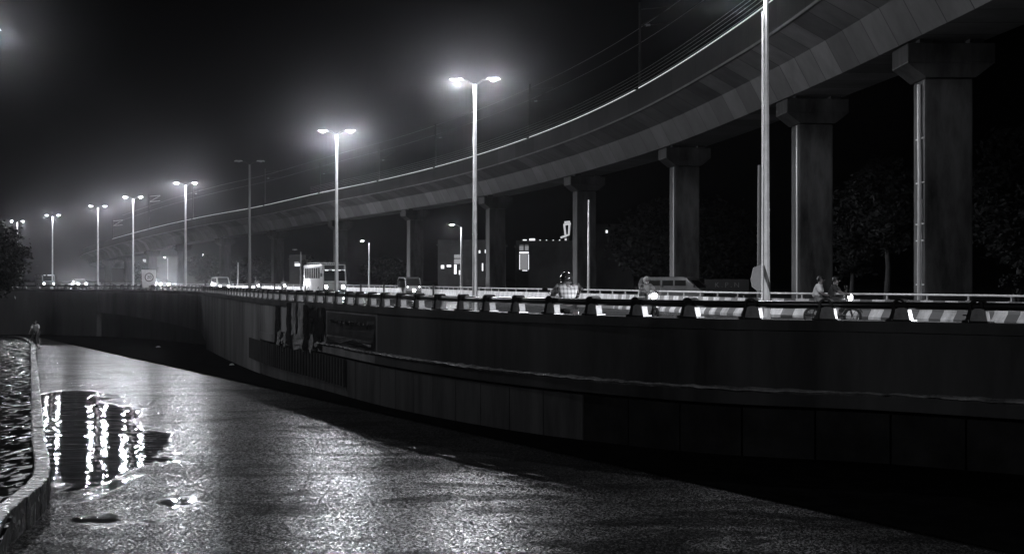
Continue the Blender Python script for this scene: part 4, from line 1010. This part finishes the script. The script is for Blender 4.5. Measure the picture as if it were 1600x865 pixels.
# ------------------------------------------------------------------ trees
def tree(name, px, dd, py_top, half_px, base_z, label, py_bot=None, nclump=60, leaf=0.25, per=70, group=None, seed=1, lean=0.0):
    rnd = random.Random(seed); s = dd / F
    x0 = gx(px, dd); top = gz(py_top, dd); hw = half_px * s
    bot = gz(py_bot, dd) if py_bot else base_z + (top - base_z) * 0.28
    r = tag(empty(name, (x0, dd, base_z)), label, 'tree', group)
    cz, hz = (top + bot) / 2 - base_z, (top - bot) / 2
    tr = MB(); tr.tube([(0, 0, -0.1), (0.05 * hw, 0, cz * 0.35), (-0.03 * hw, 0.03 * hw, cz * 0.75), (0.0, 0, cz + hz * 0.3)], [0.055 * hw + 0.08, 0.045 * hw + 0.05, 0.035 * hw + 0.03, 0.02], 10)
    for k in range(9):
        a = k * 2.4 + rnd.random(); zz = cz * (0.5 + 0.4 * rnd.random()); e = Vector((math.cos(a) * hw * 0.7, math.sin(a) * hw * 0.7, cz + hz * rnd.uniform(-0.3, 0.5)))
        st_ = Vector((0, 0, zz)); tr.tube([st_, st_.lerp(e, 0.5) + Vector((0, 0, 0.06 * hw)), e], [0.03 * hw + 0.02, 0.018 * hw + 0.012, 0.006 * hw + 0.004], 6)
    tr.build('trunk', bark_m, r)
    V_, F_ = [], []
    for k in range(nclump):
        while True:
            u = Vector((rnd.uniform(-1, 1), rnd.uniform(-1, 1), rnd.uniform(-1, 1)))
            if 0.25 < u.length < 1: break
        u = u.normalized() * (u.length ** 0.6); cr = hw * rnd.uniform(0.12, 0.27)
        c = Vector((u.x * (hw - cr * 0.8), u.y * (hw - cr * 0.8), cz + u.z * (hz - cr * 0.6)))
        for q in range(per):
            v = Vector((rnd.gauss(0, 0.5), rnd.gauss(0, 0.5), rnd.gauss(0, 0.38))) * cr + c
            a = Vector((rnd.uniform(-1, 1), rnd.uniform(-1, 1), rnd.uniform(-0.6, 0.6))).normalized(); b_ = a.cross(Vector((rnd.uniform(-1, 1), rnd.uniform(-1, 1), rnd.uniform(-1, 1)))).normalized()
            l = leaf * rnd.uniform(0.6, 1.3); i0 = len(V_)
            V_ += [v - a * l, v + b_ * l * 0.45, v + a * l, v - b_ * l * 0.45]; F_.append((i0, i0 + 1, i0 + 2, i0 + 3))
    me = bpy.data.meshes.new('crown'); me.from_pydata([tuple(v) for v in V_], [], F_); me.materials.append(leaf_m)
    o = bpy.data.objects.new('crown', me); COL.objects.link(o); o.parent = r
    return r
g = 'dark trees beyond the viaduct'
tree('broad_tree', 1075, 150, 308, 122, 0, 'broad dome shaped dark tree between two viaduct piers', 450, 260, 0.3, 90, g, 1)
tree('dark_tree', 1385, 95, 236, 60, 0, 'tall dark tree behind the riders, between two piers', 400, 120, 0.22, 90, g, 2)
tree('dark_tree', 1330, 100, 282, 42, 0, 'lower dark tree in front of a tall one between two piers', 440, 90, 0.22, 80, g, 3)
tree('dark_tree', 1590, 90, 185, 75, 0, 'tallest dark tree past the pier with the drain pipe', 430, 160, 0.22, 90, g, 4)
tree('roadside_bush', 1585, 62, 428, 26, 0, 'small leafy bush behind the striped barrier near the frame edge', 452, 40, 0.09, 60, g, 5)
tree('hazy_tree', 322, 330, 397, 34, 0, 'rounded hazy tree far under the viaduct beside a small pier', 440, 70, 0.5, 60, g, 6)
tree('hazy_tree', 392, 320, 402, 42, 0, 'wide hazy tree far behind the unlit street lamp', 440, 90, 0.5, 60, g, 7)
tree('hazy_tree', 505, 330, 408, 30, 0, 'hazy tree far behind the bus roof', 440, 60, 0.5, 60, g, 8)
tree('hazy_tree', 600, 260, 400, 40, 0, 'hazy tree far behind the lit single lamp', 442, 70, 0.4, 60, g, 9)
tree('hazy_tree', 222, 345, 408, 26, 0, 'small hazy tree far behind the speed board', 440, 50, 0.5, 50, g, 10)
tree('palm_like_tree', 484, 210, 398, 15, 0, 'thin pale tree far behind the bus and the unlit single lamp', 440, 30, 0.3, 40, g, 11)
# near tree at the frame's edge, on the pavement
tree('pavement_tree', -28, 42, 328, 74, low_z(42) + 0.34, 'black leafy tree on the near pavement, reaching into the picture', 478, 130, 0.075, 110, None, 12)

# ------------------------------------------------------------------ buildings with lit parts
def building(px0, px1, py_top, dd, depth, label):
    w = (px1 - px0) * dd / F; x0 = gx((px0 + px1) / 2, dd); h = gz(py_top, dd)
    r = tag(empty('building', (x0, dd, 0)), label, 'building')
    b = MB(); b.box((0, depth / 2, h / 2), (w, depth, h)); b.build('wall', bld_m, r)
    b = MB(); b.box((0, depth / 2, h + 0.06), (w + 0.4, depth + 0.4, 0.12)); b.box((0, 0.06, h + 0.4), (w, 0.12, 0.55)); b.build('roof', bld_m, r)
    def pane(a, c, e, f, mat=window_on, name='window', off=0.0):
        q = MB(); q.box((gx((a + c) / 2, dd) - x0, -0.02 - off, gz((e + f) / 2, dd)), ((c - a) * dd / F, 0.03, (f - e) * dd / F), bevel=0.005); wn = q.build(name, mat, r)
        fr = MB(); W_, H_ = (c - a) * dd / F, (f - e) * dd / F; X_, Z_ = gx((a + c) / 2, dd) - x0, gz((e + f) / 2, dd)
        for s in (-1, 1):
            fr.box((X_ + s * (W_ / 2 + 0.03), -0.03 - off, Z_), (0.06, 0.07, H_ + 0.12)); fr.box((X_, -0.033 - off, Z_ + s * (H_ / 2 + 0.03)), (W_, 0.07, 0.06))
        fr.build('frame', bld_m, wn); return wn
    return r, pane
r, pane = building(684, 790, 383, 175, 9, 'low dark house with scattered lit windows behind the tallest lamp')
pane(689, 694, 414, 419.5); pane(698, 705, 413.5, 417); pane(748, 750.5, 391, 395.5); pane(757.5, 760, 390, 395); pane(753, 755, 411, 423); pane(759, 762, 411, 423); pane(709.5, 722, 404.5, 412, window_dim); pane(709.5, 722, 397.5, 403, window_dim); pane(709.5, 713.5, 413, 428); pane(717, 720.5, 422, 429)
r, pane = building(806, 905, 384, 180, 10, 'dark house with a tall lit entrance and a rooftop sign tower')
pane(811.5, 818, 382, 391, window_dim); pane(820, 826, 382, 391, window_dim); pane(811.5, 826, 393, 396); pane(813.5, 824.5, 397, 421, window_dim); pane(811.5, 813, 397, 421); pane(825, 826.4, 397, 421); pane(816, 824, 421.5, 423)
x0 = r.location.x
b = MB()
for (a, c, e, f) in ((817, 823, 374, 378), (823, 827, 376, 379), (827, 836, 372.5, 377)): b.box((gx((a + c) / 2, 180) - x0, 0.3, gz((e + f) / 2, 180)), ((c - a) * .081, 0.1, (f - e) * .081))
b.build('rooftop_sign', window_on, r)
for x in (844, 854, 864.5, 874.5):
    b = MB(); b.cyl((gx(x, 180) - x0, 0.2, gz(380, 180)), (gx(x, 180) - x0, 0.2, gz(374.5, 180)), 0.09, 0.07, 8); b.build('parapet_lamp', window_on, r)
b = MB()
q = lambda x, y: (gx(x, 180) - x0, 0.4, gz(y, 180))
for a, c in (((882, 352), (884, 370)), ((890, 350), (889, 366)), ((880.5, 351), (892, 349)), ((882, 347), (891, 346)), ((876, 371), (890, 366)), ((884, 372), (885, 384)), ((883, 383), (896, 388)), ((890, 384), (895, 387))): b.cyl(q(*a), q(*c), 0.13, 0.11, 6)
b.build('sign_tower', EM('sign_tower_tubes', 0.5), r)
b = MB()
for x in (883, 889): b.cyl((gx(x, 180) - x0, 0.75, gz(384, 180) - 0.2), (gx(x, 180) - x0, 0.75, gz(348, 180)), 0.06, 0.06, 6)
b.build('tower_frame', bld_m, r)
r, pane = building(925, 990, 357, 210, 8, 'dark house with one tiny lit window beside the dome shaped tree')
pane(946.5, 949.5, 359.5, 364)
r, pane = building(452, 478, 405, 215, 6, 'small kiosk with a bright sign behind the bus')
pane(460, 468, 409, 411, window_dim); pane(460.5, 470, 411.8, 415.5)
r, pane = building(200, 318, 404, 372, 12, 'hazy building with bright windows far under the viaduct bend')
pane(222, 228, 405, 409); pane(240, 244, 407, 413, window_on); pane(294, 300, 418, 422, window_on); pane(298, 301, 406, 416, window_dim)

# ------------------------------------------------------------------ litter on the lower road
def litter(px, py, sx, sy, mat, label, seed):
    rnd = random.Random(seed); X, Y = low_pt(px, py); s = Y / F; mb = MB()
    n = 9; top = mb.bm.verts.new((X, Y, low_z(Y) + sy * s)); ring = []
    for k in range(n):
        a = k * 2 * math.pi / n; rr = rnd.uniform(0.75, 1.2)
        ring.append(mb.bm.verts.new((X + math.cos(a) * sx * s * rr, Y + math.sin(a) * sx * s * rr * 0.8, low_z(Y) + 0.006)))
    mid = [mb.bm.verts.new((X + (v.co.x - X) * rnd.uniform(0.5, 0.8), Y + (v.co.y - Y) * rnd.uniform(0.5, 0.8), low_z(Y) + sy * s * rnd.uniform(0.4, 1.0))) for v in ring]
    for k in range(n):
        k2 = (k + 1) % n; mb.bm.faces.new((ring[k], ring[k2], mid[k2], mid[k])); mb.bm.faces.new((mid[k], mid[k2], top))
    mb.bm.faces.new(ring[::-1]); tag(mb.build('litter_bag', mat), label, 'litter', 'litter dropped on the lower road')
lit_w = M('pale_plastic_bag', 0.5, 0.35); lit_d = M('dark_plastic_bag', 0.015, 0.2)
litter(362, 571, 5, 4, lit_w, 'crumpled pale plastic bag nearest the far wall base', 1)
litter(247, 543, 4, 3, lit_w, 'small pale plastic scrap below the dark wall recess', 2)
litter(512, 600, 17, 7, lit_d, 'dark plastic bag lying below the torn poster', 3)
litter(494, 598, 4, 4, lit_w, 'pale scrap beside the dark plastic bag', 4)
litter(150, 633, 4, 3, lit_d, 'small dark lump in the puddle by the kerb', 5)
litter(316, 720, 2.5, 2, lit_d, 'tiny dark stone on the wet road beyond the puddle', 6)

# ------------------------------------------------------------------ haze, sky, moonlight
b = MB(); b.box((-30, 220, 11.5), (460, 640, 35)); hz = b.build('haze', bpy.data.materials.new('night_haze')); tag(hz, kind='stuff')
m = hz.data.materials[0]; N, L = nodes_of(m); N.remove(N['Principled BSDF'])
pv = N.new('ShaderNodeVolumePrincipled'); pv.inputs['Color'].default_value = (0.92, 0.92, 0.97, 1); pv.inputs['Density'].default_value = 0.000185; pv.inputs['Anisotropy'].default_value = 0.965
L.new(pv.outputs['Volume'], N['Material Output'].inputs['Volume'])
m.volume_intersection_method = 'FAST' if hasattr(m, 'volume_intersection_method') else None

w = bpy.data.worlds.new('World'); scene.world = w; w.use_nodes = True; N, L = w.node_tree.nodes, w.node_tree.links
sky = N.new('ShaderNodeTexSky'); sky.sky_type = 'NISHITA'; sky.sun_disc = False; sky.sun_elevation = R(2); sky.sun_rotation = R(200)
hsv = N.new('ShaderNodeHueSaturation'); hsv.inputs['Saturation'].default_value = 0.12
L.new(sky.outputs['Color'], hsv.inputs['Color']); L.new(hsv.outputs['Color'], N['Background'].inputs['Color']); N['Background'].inputs['Strength'].default_value = 0.00004
sun = bpy.data.lights.new('moonlight', 'SUN'); sun.energy = 0.004; sun.angle = R(0.5); sun.color = (0.95, 0.96, 1.0)
so = bpy.data.objects.new('moonlight', sun); COL.objects.link(so); so.rotation_euler = (R(40), 0, R(20))

# ------------------------------------------------------------------ camera and render settings
cam = bpy.data.cameras.new('camera'); co = bpy.data.objects.new('camera', cam); COL.objects.link(co)
co.location = (0, 0, EYE); co.rotation_euler = (R(90), 0, 0)
cam.sensor_fit = 'HORIZONTAL'; cam.sensor_width = 36; cam.lens = 50; cam.shift_y = (HY - 432.5) / 1600.0
cam.clip_end = 6000; cam.clip_start = 0.05
cam.dof.use_dof = True; cam.dof.focus_distance = 62; cam.dof.aperture_fstop = 4.0
scene.camera = co
vs = scene.view_settings; vs.view_transform = 'Standard'; vs.look = 'None'; vs.exposure = 0.0; vs.gamma = 1.0; vs.use_curve_mapping = False
cy = scene.cycles
cy.volume_bounces = 0; cy.max_bounces = 5; cy.diffuse_bounces = 2; cy.glossy_bounces = 3; cy.transmission_bounces = 2
cy.sample_clamp_indirect = 3.0; cy.use_denoising = True; cy.use_light_tree = True; cy.caustics_reflective = False; cy.caustics_refractive = False
